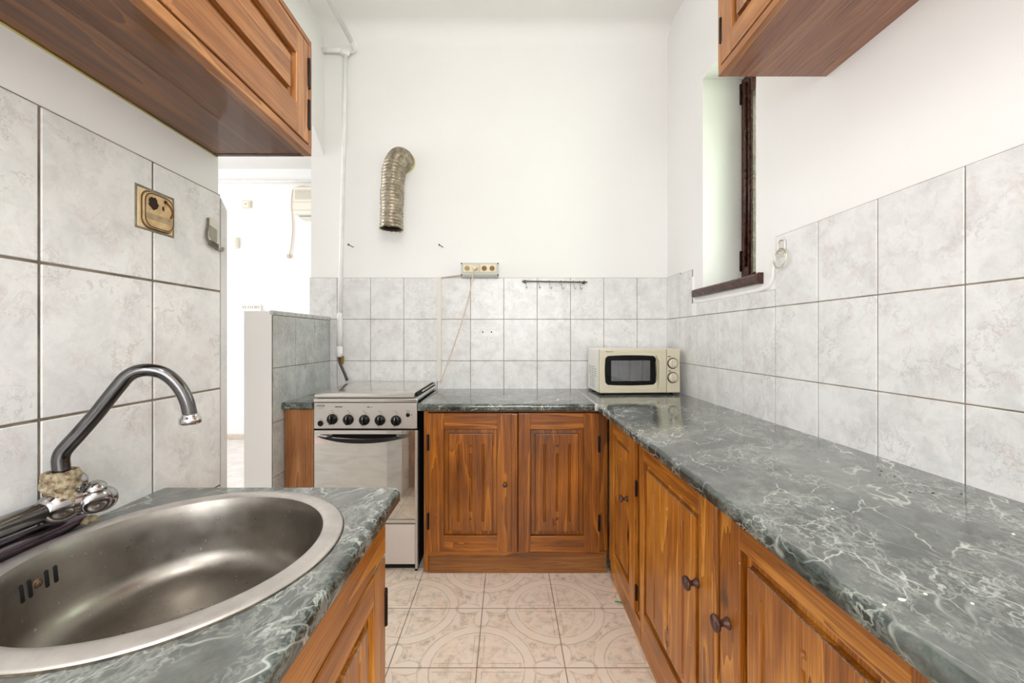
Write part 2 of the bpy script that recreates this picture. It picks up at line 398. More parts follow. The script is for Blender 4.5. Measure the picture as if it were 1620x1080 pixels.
# ------------------------------------------------------------------ doors with raised and fluted panels
def mapper(face, plane):
    if face == '-y': return (lambda u, v, w: Vector((u, plane - w, v))), 0      # u = x
    if face == '-x': return (lambda u, v, w: Vector((plane - w, u, v))), 1      # u = y
    if face == '+x': return (lambda u, v, w: Vector((plane + w, u, v))), 1
def ubx(bm, mp, u0, u1, v0, v1, w0, w1, bev=0.0, mi=0, seg=2):
    a = mp(u0, v0, w0); b = mp(u1, v1, w1)
    bx(bm, min(a.x, b.x), max(a.x, b.x), min(a.y, b.y), max(a.y, b.y), min(a.z, b.z), max(a.z, b.z), bev, seg, mi)
def door(cab, face, plane, u0, u1, v0, v1, st, rt, rb, W, flutes=None, knob=None, hinges=(), batten=None, lip=True, th=.018, st2=None, fw=.024, worn=(), pax=2):
    """one framed door: st = stile widths, rt/rb rails; flutes = (centre spacing, r, vtop, vbot, mid top, mid bot, dot top, dot bot)"""
    mp, ax = mapper(face, plane)
    st2 = st if st2 is None else st2
    bm = B()
    ubx(bm, mp, u0, u0+st, v0, v1, 0, th, .0025, 1)
    ubx(bm, mp, u1-st2, u1, v0, v1, 0, th, .0025, 1)
    ubx(bm, mp, u0+st-.001, u1-st2+.001, v1-rt, v1, 0, th-.0004, .002, 0)
    ubx(bm, mp, u0+st-.001, u1-st2+.001, v0, v0+rb, 0, th-.0004, .002, 0)
    if batten:
        ubx(bm, mp, batten[0], batten[1], v0, v1, th-.004, th+.013, .004, 1)
    d = obj('door', bm, [W[ax], W[2]], cab)
    # panel
    a0, a1, b0, b1 = u0+st-.004, u1-st2+.004, v0+rb-.004, v1-rt+.004
    fa0, fa1, fb0, fb1 = u0+st+fw, u1-st2-fw, v0+rb+fw, v1-rt-fw
    caps = []
    if flutes:
        sp, r, vt, vb, mt, mb, dt, db = flutes; uc = (fa0+fa1)/2
        for k in (-1, 1): caps.append((uc+k*sp, vb, vt))
        caps.append((uc, mb, mt)); caps.append((uc, dt, dt)); caps.append((uc, db, db))
    us = set(); vs = set()
    def add(S, lo, hi, step):
        n = max(1, int(round((hi-lo)/step)))
        for i in range(n+1): S.add(round(lo+(hi-lo)*i/n, 5))
    add(us, a0, a1, .02); add(vs, b0, b1, .02)
    for S, (q0, q1, g0, g1) in ((us, (a0, a1, fa0, fa1)), (vs, (b0, b1, fb0, fb1))):
        for e in (q0+.004, q1-.004, q0+.0062, q0+.0072, q1-.0062, q1-.0072, g0-.0034, g0-.0044, g1+.0034, g1+.0044, g0-.0012, g0, g0+.001, g1-.001, g1, g1+.0012): S.add(round(e, 5))
    if flutes:
        for u, b_, t_ in caps:
            add(us, u-r, u+r, r/4)
            for e in (b_, t_): add(vs, e-r, e+r, r/3)
    us = sorted(us); vs = sorted(vs)
    def hgt(u, v):
        o = min(u-(u0+st), (u1-st2)-u, v-(v0+rb), (v1-rt)-v)
        if o <= .0023: h = -.0015
        elif fw-.0036 < o < fw-.0009: h = .0
        elif o < fw-.0011: h = .0045 + (o/fw)*.0012
        elif o < fw-.0001: h = .0
        else:
            h = th-.003
        for u_, b_, t_ in caps:
            dd = math.hypot(u-u_, v-min(max(v, b_), t_))
            if dd < r: h -= .0075*math.sqrt(max(0, 1-(dd/r)**2))
        return h
    bm = B()
    G = [[bm.verts.new(mp(u, v, hgt(u, v))) for v in vs] for u in us]
    for i in range(len(us)-1):
        for j in range(len(vs)-1):
            f = bm.faces.new((G[i][j], G[i+1][j], G[i+1][j+1], G[i][j+1]))
            cu, cv = (us[i]+us[i+1])/2, (vs[j]+vs[j+1])/2
            f.material_index = 0
    # worn bead along the top and bottom of the raised field
    for which in worn:
        e = fb1 if which == 't' else fb0
        ubx(bm, mp, fa0+.002, fa1-.002, e-.0016, e+.0012, th-.0045, th-.0024, .0008, 1)
    # stop the panel from being paper thin: backing board
    ubx(bm, mp, a0+.001, a1-.001, b0+.001, b1-.001, -.008, -.002, 0, 0)
    obj('panel', bm, [W[pax], M_BARE], d)
    if knob:
        bm = B(); o = mp(knob[0], knob[1], th); n = mp(0, 0, 1)-mp(0, 0, 0); kr = knob[2] if len(knob) > 2 else 1.0
        prof = [(.0, .0), (.011, .0), (.0105, .003), (.0065, .008), (.0058, .014), (.009, .018), (.0145, .021), (.0158, .0245), (.0145, .028), (.010, .0305), (.0, .032)]
        lathe(bm, o, n, [(a*kr, b*kr) for a, b in prof], 28)
        obj('knob', bm, M_KNOB, d, 'dark turned wooden knob')
    for hu, h0, h1 in hinges:
        bm = B()
        r = .0035
        sweep(bm, [mp(hu, h0, th-.001), mp(hu, h0+.002, th+.001), mp(hu, h1-.002, th+.001), mp(hu, h1, th-.001)], [.002, r, r, .002], 12)
        ubx(bm, mp, hu-.006, hu+.006, h0+.003, h1-.003, th-.003, th+.0006)
        obj('hinge', bm, M_HINGE, d, 'black iron hinge')
    return d

# ================================================================== SETTING
XR, XL, D = .975, -.741, 2.4547
ZC = 2.99; YB = -1.35   # walls, ceiling height, rear wall
XH = -1.198          # left end of the back wall
# floors
bm = B(); bx(bm, -1.212, 1.30, YB-.1, D+.1, -.05, 0); struct('floor', bm, M_FLOOR)
bm = B(); bx(bm, -4.6, -1.212, -1.45, 4.6, -.05, 0); bx(bm, -1.212, -.6, D+.1, 4.6, -.05, 0); struct('floor_hall', bm, M_HALLFLOOR)
bm = B(); bx(bm, -4.6, 1.30, YB-.1, 4.6, ZC, ZC+.05); cl_ = struct('ceiling', bm, M_CEIL)
bm = B(); R_ = .10; prism(bm, [(D, ZC), (D, ZC-R_)] + [(D-R_+R_*math.cos(PI/2*i/10), ZC-R_+R_*math.sin(PI/2*i/10)) for i in range(11)], 0, -1.117, XR)
obj('cove', bm, M_WALL, cl_, sm=.5)

# tiling as real tiles over a grout bed ------------------------------------------------
def tiles(name, parent, face, plane, ulines, vlines, skip=None, mat=None, grout=None, gap=.0032, th=.007, clip=None):
    mp, ax = mapper(face, plane); bm = B()
    for i in range(len(ulines)-1):
        for j in range(len(vlines)-1):
            u0, u1, v0, v1 = ulines[i], ulines[i+1], vlines[j], vlines[j+1]
            if clip:
                r = clip(u0, u1, v0, v1)
                if r is None: continue
                u0, u1, v0, v1 = r
            ubx(bm, mp, u0, u1, v0, v1, 0, th-.0022, 0, 1)
            ubx(bm, mp, u0+gap/2, u1-gap/2, v0+gap/2, v1-gap/2, .0005, th, .0012, 0, 1)
    return obj(name, bm, [mat or M_TILE, grout or M_GROUT], parent)
ZV = [.02, .2220, .4745, .7270, .9795, 1.2320, 1.4845]

bm = B(); bx(bm, XH, 1.30, D, D+.12, 0, ZC); bx(bm, XH+.0, .4, D+.12, D+.121, 0, .1)
wb = struct('wall_back', bm, M_WALL)
ub = [XH-.006, -1.037, -.8335] + [-.8335+.2027*k for k in range(1, 9)] + [XR]
ub = [u for u in ub if u <= XR+1e-6]
tiles('tiles', wb, '-y', D, ub, [.727-.2525*2+.0, .4745, .7270, .9795, 1.2320, 1.4845])

# right wall with the window hole
WY0, WY1, WZ0, WZ1 = 1.58, 2.01, 1.364, 2.41
bm = B()
bx(bm, XR, 1.30, YB-.1, WY0, 0, ZC); bx(bm, XR, 1.30, WY1, D, 0, ZC)
bx(bm, XR, 1.30, WY0, WY1, 0, WZ0); bx(bm, XR, 1.30, WY0, WY1, WZ1, ZC)
wr = struct('wall_right', bm, M_WALL)
ur = [.853+.2015*k for k in range(-8, 8)]; ur = [u for u in ur if u < D-.05] + [D]
def clip_r(u0, u1, v0, v1):
    if v0 > 1.2:
        if 1.45 < u0 < 2.0: return (u0, u1, v0, 1.296)
        if 2.0 <= u0 < 2.1: return (2.118, u1, v0, 1.478)
    return (u0, u1, v0, v1)
tiles('tiles', wr, '-x', XR, ur, [.4745, .7270, .9795, 1.2320, 1.4845], clip=clip_r)
bm = B()   # the cut tile left of the plaster patch
bx(bm, XR-.0068, XR, 2.063, 2.117, 1.2335, 1.30, .001, 1)
# hand smoothed plaster below and beside the sill
sweep(bm, [(XR+.004, 1.47, 1.40), (XR+.004, 1.475, 1.34), (XR+.003, 1.50, 1.312), (XR+.002, 1.56, 1.304), (XR+.002, 1.75, 1.302), (XR+.002, 2.0, 1.302), (XR+.003, 2.09, 1.306), (XR+.003, 2.108, 1.34), (XR+.004, 2.112, 1.44)], .012, 10)
obj('plaster_repair', bm, M_WALL, wr)

# left wall block (sink side)
bm = B(); bx(bm, -1.62, XL, YB-.1, 1.031, 0, ZC)
wl = struct('wall_left', bm, M_WALL)
tl = tiles('tiles', wl, '+x', XL, [.030, .230, .431, .632, .834, 1.031], [.4905, .7430, .9905, 1.238, 1.4855], gap=.0045, grout=M_GROUT_D)
bm = B(); prism(bm, [(1.0325, 0), (1.055, 0), (1.055, 1.452), (1.0325, 1.478)], 0, XL-.10, XL+.006)
obj('tile_edge', bm, tile('glazed_wall_tile_edge', (-14, -14, -14), .4), wl)

# half wall towards the hall
XW = -1.085
bm = B(); bx(bm, -1.212, XW, 1.852, D, 0, 1.242)
wh = struct('wall_half', bm, M_WALL)
tiles('tiles', wh, '+x', XW, [1.852, 2.049, 2.249, 2.445], [.2220, .4745, .7270, .9795, 1.225], mat=M_TILE_SHADED, grout=M_GROUT_D)
bm = B(); bx(bm, XW-.01, XW+.0085, 1.8515, D, 1.226, 1.246, .002); 
obj('edge_trim', bm, mottled('grey_trim', (176, 176, 174), (206, 206, 204), 30, .4), wh)
bm = B()
for k in range(9):
    c = (XW+random.uniform(-.012, .004), 1.853+random.uniform(0, .03), 1.243+random.uniform(-.006, .004)); s = random.uniform(.002, .005)
    blob(bm, c, (s, s, s*.6), 1)
obj('chipped_corner', bm, plain('chipped_plaster', (96, 88, 76), .9), wh)

# arched header between kitchen and hall
bm = B()
arc = [(D, 2.222), (2.40, 2.272), (2.35, 2.312), (2.28, 2.352), (2.18, 2.39), (2.0, 2.42), (1.8, 2.43), (1.031, 2.43), (1.031, ZC), (D, ZC)]
prism(bm, arc, 0, -1.21, -1.117)
struct('wall_header', bm, M_WALL)

# hall behind the opening
bm = B(); bx(bm, -4.6, -.6, 4.46, 4.56, 0, ZC); hw = struct('wall_hall_back', bm, M_HALL)
bm = B(); bx(bm, -.7, -.6, D+.12, 4.46, 0, ZC); struct('wall_hall_right', bm, M_HALL)
bm = B()
for a in ((-1.45, .6, 0, ZC), (3.4, 4.6, 0, ZC), (.6, 3.4, 0, .5), (.6, 3.4, 2.6, ZC)): bx(bm, -4.7, -4.6, a[0], a[1], a[2], a[3])
struct('wall_hall_left', bm, M_HALL)
bm = B(); bx(bm, -4.7, -1.62, -1.45, -1.35, 0, ZC); struct('wall_hall_front', bm, M_HALL)
bm = B(); bx(bm, -4.6, -.7, 4.442, 4.46, 0, .055, .004); struct('baseboard_hall', bm, mottled('baseboard_beige', (202, 186, 170), (220, 208, 194), 30, .5))
bm = B(); bx(bm, -4.64, -4.60, .6, .68, .5, 2.6); bx(bm, -4.64, -4.60, 3.32, 3.4, .5, 2.6); bx(bm, -4.64, -4.60, .68, 3.32, .5, .58); bx(bm, -4.64, -4.60, .68, 3.32, 2.52, 2.6); bx(bm, -4.64, -4.60, 1.96, 2.04, .58, 2.52)
struct('window_3', bm, M_WHITEP)

# rear wall with a wide window (behind the viewpoint)
bm = B()
bx(bm, XL, -.55, YB-.1, YB, 0, ZC); bx(bm, .80, XR, YB-.1, YB, 0, ZC); bx(bm, -.55, .80, YB-.1, YB, 0, .75); bx(bm, -.55, .80, YB-.1, YB, 2.5, ZC)
struct('wall_rear', bm, M_WALL)
bm = B(); bx(bm, -.55, -.49, YB-.06, YB-.02, .75, 2.5); bx(bm, .74, .80, YB-.06, YB-.02, .75, 2.5); bx(bm, -.49, .74, YB-.06, YB-.02, .75, .82); bx(bm, -.49, .74, YB-.06, YB-.02, 2.43, 2.5); bx(bm, .09, .16, YB-.06, YB-.02, .82, 2.43)
struct('window_2', bm, M_WHITEP)

# kitchen window in the right wall
FX = 1.175
bm = B()
bx(bm, FX, FX+.05, 1.94, WY1, WZ0, WZ1-.0, .004); bx(bm, FX, FX+.05, WY0, WY0+.07, WZ0, WZ1, .004)
bx(bm, FX, FX+.05, WY0+.07, 1.94, WZ0, WZ0+.07, .004); bx(bm, FX, FX+.05, WY0+.07, 1.94, WZ1-.07, WZ1, .004)
w1 = struct('window_1', bm, M_BROWN)
bm = B()   # opened casement stile with moulding, standing in front of the fixed frame
yo = 1.925
bx(bm, FX-.012, FX+.002, 1.905, 2.004, WZ0+.004, WZ1-.012, .003)
sweep(bm, [(FX-.016, 1.962, WZ0+.10), (FX-.016, 1.962, WZ1-.05)], .008, 12)
sweep(bm, [(FX-.015, 1.93, WZ0+.06), (FX-.015, 1.93, WZ1-.05)], .006, 12)
bx(bm, FX-.020, FX, 1.90, 1.915, WZ0+.004, WZ1-.012, .003)
obj('casement_stile', bm, M_BROWN, w1, 'dark brown moulded casement stile')
for hz in (1.50, 2.33):
    bm = B(); sweep(bm, [(FX-.014, 2.004, hz-.05), (FX-.014, 2.004, hz+.05)], .006, 12); obj('hinge', bm, M_HINGE, w1)
bm = B(); bx(bm, FX+.024, FX+.028, WY0+.065, 1.945, WZ0+.065, WZ1-.065)
g = NT('window_glass'); g.set(color=(.95, 1, .96), rough=.0, trans=1.0, ior=1.45); obj('pane', bm, g.m, w1)
bm = B()
bx(bm, XR+.0002, FX-.001, WY0+.001, WY1-.001, WZ0+.0005, WZ0+.004)
prism(bm, [(.953, 1.332), (.953, 1.360), (.957, 1.366), (XR, 1.366), (XR, 1.328), (.957, 1.328)], 1, 1.548, 2.085)
prism(bm, [(.951, 1.330), (.951, 1.362), (.956, 1.369), (XR, 1.369), (XR, 1.326), (.956, 1.326)], 1, 1.534, 1.548)
obj('window_sill', bm, M_BROWN, w1, 'dark brown varnished sill board')
# garden hedge seen by the light outside
bm = B()
for k in range(60):
    blob(bm, (2.3+random.uniform(-.25, .25), random.uniform(-.2, 4.2), random.uniform(0, 2.8)), (random.uniform(.2, .35),)*3, 2)
hg = solo('garden_hedge', bm, mottled('leaf_green', (70, 120, 40), (120, 170, 70), 14, .7), 'leafy green garden hedge outside the small kitchen window', 'hedge', (2.3, 2, 0))
bm = B(); bx(bm, 1.3, 6, -4, 7, -.06, -.01); struct('floor_outside', bm, mottled('grass_ground', (96, 120, 60), (130, 140, 90), 9, .9))

# ================================================================== BACK BASE UNIT
YF = 1.897     # front of its doors
th = .018
bu = thing('base_cabinet', 'two-door pine base cabinet between cooker and corner, under the back worktop', 'cabinet', (.03, 2.1, 0))
s = 336.0
def cx(cxp): return (660 + cxp/3.6 - VX)/s
def cz(cyp): return H - (620 + cyp/3.6 - VY)/s
bm = B()
yb = YF+th
bx(bm, cx(34), cx(60), yb-.004, yb+.02, cz(1035), .776, .002, 2, 1)
bx(bm, cx(60), cx(1085), yb, yb+.02, cz(119), .776, .002, 2, 0)
bx(bm, cx(60), cx(1085), yb-.010, yb+.02, cz(938), cz(914), .003, 2, 0)
bx(bm, cx(1041), .476, yb, yb+.02, cz(938), cz(118), .002, 2, 1)
bx(bm, cx(34), cx(50), yb+.02, D-.02, .0, .776, 0, 1, 1)
bx(bm, cx(50), .47, D-.03, D-.02, .0, .776, 0, 1, 1)
bx(bm, cx(50), .47, yb+.02, D-.03, .08, .096, 0, 1, 1)
obj('carcass', bm, [WB[0], WB[2]], bu)
bm = B(); bx(bm, cx(60), cx(1085), yb+.001, yb+.02, 0, cz(940), .002)
obj('plinth', bm, OAK, bu, 'brown oak-veneer plinth board')
fl = lambda y0: (cx(307)-cx(236), .0062, cz(303), cz(733), cz(358), cz(677), cz(308), cz(724))
door(bu, '-y', yb, cx(60), cx(572), cz(912), cz(121), cx(152)-cx(60), cz(121)-cz(211), cz(820)-cz(912), WB,
     flutes=fl(0), knob=(cx(500), cz(523), .72), st2=cx(572)-cx(455), hinges=((cx(62), cz(335), cz(240)), (cx(62), cz(785), cz(687))), batten=(cx(536), cx(571)), worn=('t',))
d2 = door(bu, '-y', yb, cx(575), cx(1040), cz(914), cz(121), cx(646)-cx(575), cz(121)-cz(213), cz(822)-cz(914), WB,
     flutes=fl(0), st2=cx(1040)-cx(948), hinges=((cx(1037), cz(345), cz(250)), (cx(1037), cz(795), cz(697))), worn=('t',))
bm = B(); y_ = yb-th+.0028
for a, b in (((772, 722), (775, 762)), ((788, 728), (776, 745)), ((777, 745), (793, 760)), ((770, 762), (782, 758))):
    sweep(bm, [(cx(a[0]), y_, cz(a[1])), (cx(b[0]), y_, cz(b[1]))], .0011, 6)
obj('pen_mark', bm, M_BLACKM, d2, 'small black scribbled mark')

# ================================================================== RIGHT BASE UNITS
XF = .470; xb = XF+th
def carc(t, y0, y1, near=True):
    bm = B()
    bx(bm, xb, xb+.02, y0, y0+.035, .085, .776, .002, 2, 1); bx(bm, xb, xb+.02, y1-.03, y1, .085, .776, .002, 2, 1)
    bx(bm, xb, xb+.02, y0+.035, y1-.03, .742, .776, .002, 2, 0); bx(bm, xb, xb+.02, y0+.035, y1-.03, .085, .102, .002, 2, 0)
    bx(bm, xb+.02, .955, y0, y0+.016, 0, .776, 0, 1, 1); bx(bm, xb+.02, .955, y1-.016, y1, 0, .776, 0, 1, 1)
    bx(bm, .94, .955, y0+.016, y1-.016, 0, .776, 0, 1, 1)
    bx(bm, xb+.02, .94, y0+.016, y1-.016, .085, .1, 0, 1, 1)
    obj('carcass', bm, [WL[1], WL[2]], t)
    bm = B(); bx(bm, XF+.012, XF+.030, y0, y1, 0, .084, .003)
    obj('plinth', bm, OAKZ if False else WL[1], t)
flt = lambda sp, r=.0055: (sp, r, .622, .208, .582, .25, .614, .213)
rA = thing('base_cabinet', 'narrow pine base cabinet in the corner by the microwave, one knob, nearest the back wall', 'cabinet', (.72, 1.68, 0))
carc(rA, 1.462, 1.890)
door(rA, '-x', xb, 1.497, 1.862, .100, .742, .063, .05, .062, WL, flutes=flt(.058, .005), knob=(1.585, .486, .95), st2=.07,
     hinges=((1.863, .64, .71), (1.863, .20, .27), (1.470, .54, .60), (1.470, .16, .22)), worn=('t', 'b'))
rB = thing('base_cabinet', 'wide pine base cabinet in the middle of the right-hand run, knob near the dark gap', 'cabinet', (.72, 1.18, 0))
carc(rB, .913, 1.458)
door(rB, '-x', xb, .923, 1.432, .100, .742, .068, .05, .062, WL, flutes=flt(.105, .0075), knob=(.998+.0, .512, 1.1), st2=.036, worn=('t', 'b'))
rC = thing('base_cabinet', 'pine base cabinet nearest the viewer on the right, knob at its far edge', 'cabinet', (.72, .66, 0))
carc(rC, .40, .896)
door(rC, '-x', xb, .402, .892, .100, .742, .068, .05, .062, WL, flutes=flt(.105, .0075), knob=(.858, .512, 1.1), st2=.075, worn=('t', 'b'))
bm = B(); bx(bm, XF-.004, XF+.02, .8985, .9085, .10, .742, .003); bx(bm, XF-.001, XF+.02, .9100, .9185, .10, .742, .002)
obj('batten', bm, WL[2], rB, 'dark vertical strip between the doors')
rD = thing('base_cabinet', 'pine base cabinet at the near end of the right-hand run, its door out of sight', 'cabinet', (.72, .13, 0))
carc(rD, -.13, .396)
door(rD, '-x', xb, -.12, .392, .100, .742, .068, .05, .062, WL, flutes=flt(.105, .0075), st2=.068)

# ================================================================== WORKTOPS
ZT = .81
def nose(x_f, x_b, top, th_=.032, n=6, sgn=1):
    """profile with a rounded front edge at x_f, back at x_b"""
    r = .013; pts = []
    dr = 1 if x_b > x_f else -1
    for i in range(n+1):
        a = PI/2*i/n; pts.append((x_f + dr*(r - r*math.cos(a)), top - r + r*math.sin(a)))
    pts += [(x_b, top), (x_b, top-th_), (x_f + dr*.006, top-th_), (x_f, top-th_+.005)]
    return pts
XC = .415
bm = B(); prism(bm, nose(XC, XR-.0072, ZT), 1, -.15, D-.0072)
solo('worktop', bm, M_MARBLE, 'long green marble-effect worktop along the right wall carrying the microwave', 'worktop', (.7, 1.2, ZT-.032), sm=.6)
bm = B()
pr = nose(1.875, D-.0072, ZT)
prism(bm, pr, 0, cx(8), XC-.004)
bw = solo('worktop', bm, M_MARBLE, 'short green marble-effect worktop along the back wall beside the cooker', 'worktop', (0, 2.2, ZT-.032), sm=.6)
bm = B(); bx(bm, XC-.009, XC+.003, 1.872, D-.0075, ZT-.03, ZT+.0018, .0006)
obj('joint_strip', bm, M_ALU, bw, 'pale metal strip covering the worktop joint')
# sealing bead in the corner
bm = B(); prism(bm, nose(1.917, D-.0072, ZT), 0, XW+.0075, -.932)
solo('worktop', bm, M_MARBLE, 'tiny green marble-effect worktop piece between half wall and cooker', 'worktop', (-1.0, 2.2, ZT-.032), sm=.6)
bc = thing('base_cabinet', 'narrow brown oak-veneer filler cabinet left of the cooker', 'cabinet', (-1.0, 2.1, 0))
bm = B(); bx(bm, -1.071, -.934, 1.937, 1.955, 0, .778, .0015)
obj('front_panel', bm, OAKZ, bc)
bm = B(); bx(bm, -1.071, -1.055, 1.955, D-.02, 0, .778); bx(bm, -.95, -.934, 1.955, D-.02, 0, .778); bx(bm, -1.055, -.95, D-.036, D-.02, 0, .778)
obj('side_panel', bm, OAKZ, bc)

# ================================================================== SINK SIDE
ZS = .80; SX, SY = -.492, .606
YE = .860; XE = -.2295; YN = -.10
bm = B()
hole = .203; NSEG = 96
x0, x1, y0, y1 = XL+.0085, -.262, .30, YE
angs = sorted(set([2*PI*k/NSEG for k in range(NSEG)] + [math.atan2(b-SY, a-SX) % (2*PI) for a in (x0, x1) for b in (y0, y1)]))
def rect_hit(a):
    c, s_ = math.cos(a), math.sin(a); t = 9
    if c > 1e-9: t = min(t, (x1-SX)/c)
    if c < -1e-9: t = min(t, (x0-SX)/c)
    if s_ > 1e-9: t = min(t, (y1-SY)/s_)
    if s_ < -1e-9: t = min(t, (y0-SY)/s_)
    return SX+c*t, SY+s_*t
rings = []
for z, R_ in ((ZS, None), (ZS, hole), (ZS-.032, hole), (ZS-.032, None)):
    rings.append([bm.verts.new((*(rect_hit(a) if R_ is None else (SX+R_*math.cos(a), SY+R_*math.sin(a))), z)) for a in angs])
n = len(angs)
for i in range(4):
    a, b = rings[i], rings[(i+1) % 4]
    for k in range(n): bm.faces.new((a[k], a[(k+1) % n], b[(k+1) % n], b[k]))
pf = nose(XE, -.262, ZS); prism(bm, pf, 1, .30, YE)
prism(bm, nose(XE, XL+.0085, ZS), 1, YN, .30)
st_ = solo('worktop', bm, M_MARBLE, 'green marble-effect worktop on the left holding the round sink', 'worktop', (-.5, .4, ZS-.032), sm=.6)
bm = B(); bx(bm, XL+.009, XE-.010, YE-.0002, YE+.0012, ZS-.031, ZS-.001)
obj('edge_band', bm, M_BLACKM, st_, 'dark edge strip')

sk = thing('sink', 'round satin stainless steel sink with flat rim set into the left worktop', 'sink', (SX, SY, ZS-.13))
bm = B()
prof = [(.2255, ZS+.0002), (.2262, ZS+.0022), (.2235, ZS+.0042), (.2150, ZS+.0062), (.2050, ZS+.0066), (.1985, ZS+.0060), (.1950, ZS+.0035), (.1925, ZS-.003), (.1905, ZS-.010),
        (.1875, ZS-.030), (.1845, ZS-.060), (.1815, ZS-.085), (.178, ZS-.097), (.172, ZS-.107), (.163, ZS-.115), (.150, ZS-.120), (.130, ZS-.1225), (.06, ZS-.1260), (.045, ZS-.127), (.040, ZS-.130), (.0, ZS-.130)]
lathe(bm, (SX, SY, 0), (0, 0, 1), prof[6:], 128)
lathe(bm, (SX, SY, 0), (0, 0, 1), [(.191, ZS-.012), (.189, ZS-.03), (.184, ZS-.085), (.175, ZS-.110), (.15, ZS-.1225), (0, ZS-.133)], 96)
obj('bowl', bm, M_SINK, sk)
bm = B(); lathe(bm, (SX, SY, 0), (0, 0, 1), prof[:7], 128); obj('rim', bm, M_RIM, sk, 'pale scratched flat rim')
bm = B(); lathe(bm, (SX, SY, ZS-.1295), (0, 0, 1), [(0, .001), (.03, .001), (.036, .003), (.040, .0045), (.041, .003)], 40)
obj('drain', bm, M_CHROME, sk)
def bowl_pt(a, z, r=.1862): return Vector((SX-r*math.cos(a), SY+r*math.sin(a), z))
for a in (-.262, -.197, -.070, -.005):
    bm = B(); z0, z1 = ZS-.046, ZS-.024
    w_ = Vector((math.cos(a), -math.sin(a), 0))
    pth = [bowl_pt(a, z0, .1872), bowl_pt(a, z1, .1896)]
    sweep(bm, [pth[0]-Vector((0,0,.002)), pth[0], pth[1], pth[1]+Vector((0,0,.002))], [.0014, .0034, .0034, .0014], 12)
    obj('overflow_slot', bm, M_DARK, sk, 'black overflow slot')
bm = B(); lathe(bm, bowl_pt(-.134, ZS-.035, .1880), (math.cos(-.134), .134, 0), [(.0075, -.001), (.0075, .001), (.006, .0018), (.005, .001), (.0045, .003), (0, .0035)], 24)
obj('overflow_screw', bm, mottled('rusty_screw', (150, 120, 96), (84, 60, 50), 200, .4, .7), sk, 'rusty overflow screw')
# black sealant around the rim
bm = B(); sweep(bm, [(SX+.2268*math.cos(2*PI*k/96), SY+.2268*math.sin(2*PI*k/96), ZS+.0004) for k in range(97)], .0013, 6, False)
obj('sealant', bm, mottled('dirty_sealant', (30, 28, 22), (96, 84, 62), 60, .7), sk, 'blackened sealant line')

# faucet
ft = thing('faucet', 'worn chrome mixer tap with high curved spout at the sink', 'faucet', (-.71, .52, ZS))
bm = B()
sweep(bm, [(-.70, .30, .858), (-.70, .60, .858)], .0150, 24)
blob(bm, (-.70, .6316, .858), (.024, .032, .0265))
lathe(bm, (-.70, .6316, .86), (0, 0, 1), [(.018, 0), (.0185, .02), (.017, .03), (.0165, .046), (.013, .050), (.0, .051)], 32)
ax = Vector((.57, .80, .02)).normalized()
lathe(bm, Vector((-.70, .6316, .858)), ax, [(.0205, 0), (.0205, .020), (.018, .026), (.0175, .031), (.020, .033), (.020, .038), (.0, .039)], 32)
obj('body', bm, M_CHROME, ft)
bm = B()
from mathutils import noise as mn
prof_ = [(.0150, .908), (.0170, .912), (.0195, .911), (.0212, .908), (.0222, .903), (.0218, .898), (.0226, .893), (.0230, .889), (.0222, .885), (.0200, .882), (.0196, .878), (.0206, .874), (.0214, .870), (.0225, .866), (.0238, .862)]
NS = 72; RR = []
for r, z in [p for i in range(len(prof_)-1) for p in ((prof_[i]), ((prof_[i][0]+prof_[i+1][0])/2, (prof_[i][1]+prof_[i+1][1])/2))]+[prof_[-1]]:
    row = []
    for k in range(NS):
        a = 2*PI*k/NS; d_ = Vector((math.cos(a), math.sin(a), 0)); pz = Vector((d_.x*r, d_.y*r, z))
        dr_ = .0028*mn.noise(pz*150) + .0016*mn.noise(pz*420); row.append(bm.verts.new((-.70+d_.x*(r+dr_), .6316+d_.y*(r+dr_), z+.0015*mn.noise(pz*260))))
    RR.append(row)
for a_, b_ in zip(RR, RR[1:]):
    for k in range(NS):
        f = bm.faces.new((a_[k], a_[(k+1) % NS], b_[(k+1) % NS], b_[k])); f.smooth = True
obj('limescale_ring', bm, M_LIME, ft, 'rusty crusted limescale ring')
bm = B()   # handle: three fat lobes on a hub
kc = Vector((-.704, .6316, .858)) + ax*.036 + Vector((0, 0, -.001))
blob(bm, kc, (.024, .024, .024))
right = Vector((.80, -.57, 0)); up = Vector((0, 0, 1))
for ang_, ln_, fat in ((50, .023, .0140), (-8, .020, .0200), (-80, .015, .0240), (170, .008, .020)):
    d_ = right*math.cos(math.radians(ang_)) + up*math.sin(math.radians(ang_))
    pts = [kc + d_*(ln_*t) + ax*(.003*t) for t in (0, .35, .7, 1.0, 1.25, 1.4, 1.46)]
    sweep(bm, pts, [fat*.8, fat*.92, fat, fat, fat*.86, fat*.5, fat*.1], 24)
blob(bm, kc+ax*.012+Vector((0, 0, -.006)), (.021, .021, .021))
blob(bm, kc+Vector((-.020, -.016, .028)), (.023, .023, .022))
obj('handle', bm, M_CHROME, ft, 'lobed chrome tap handle')
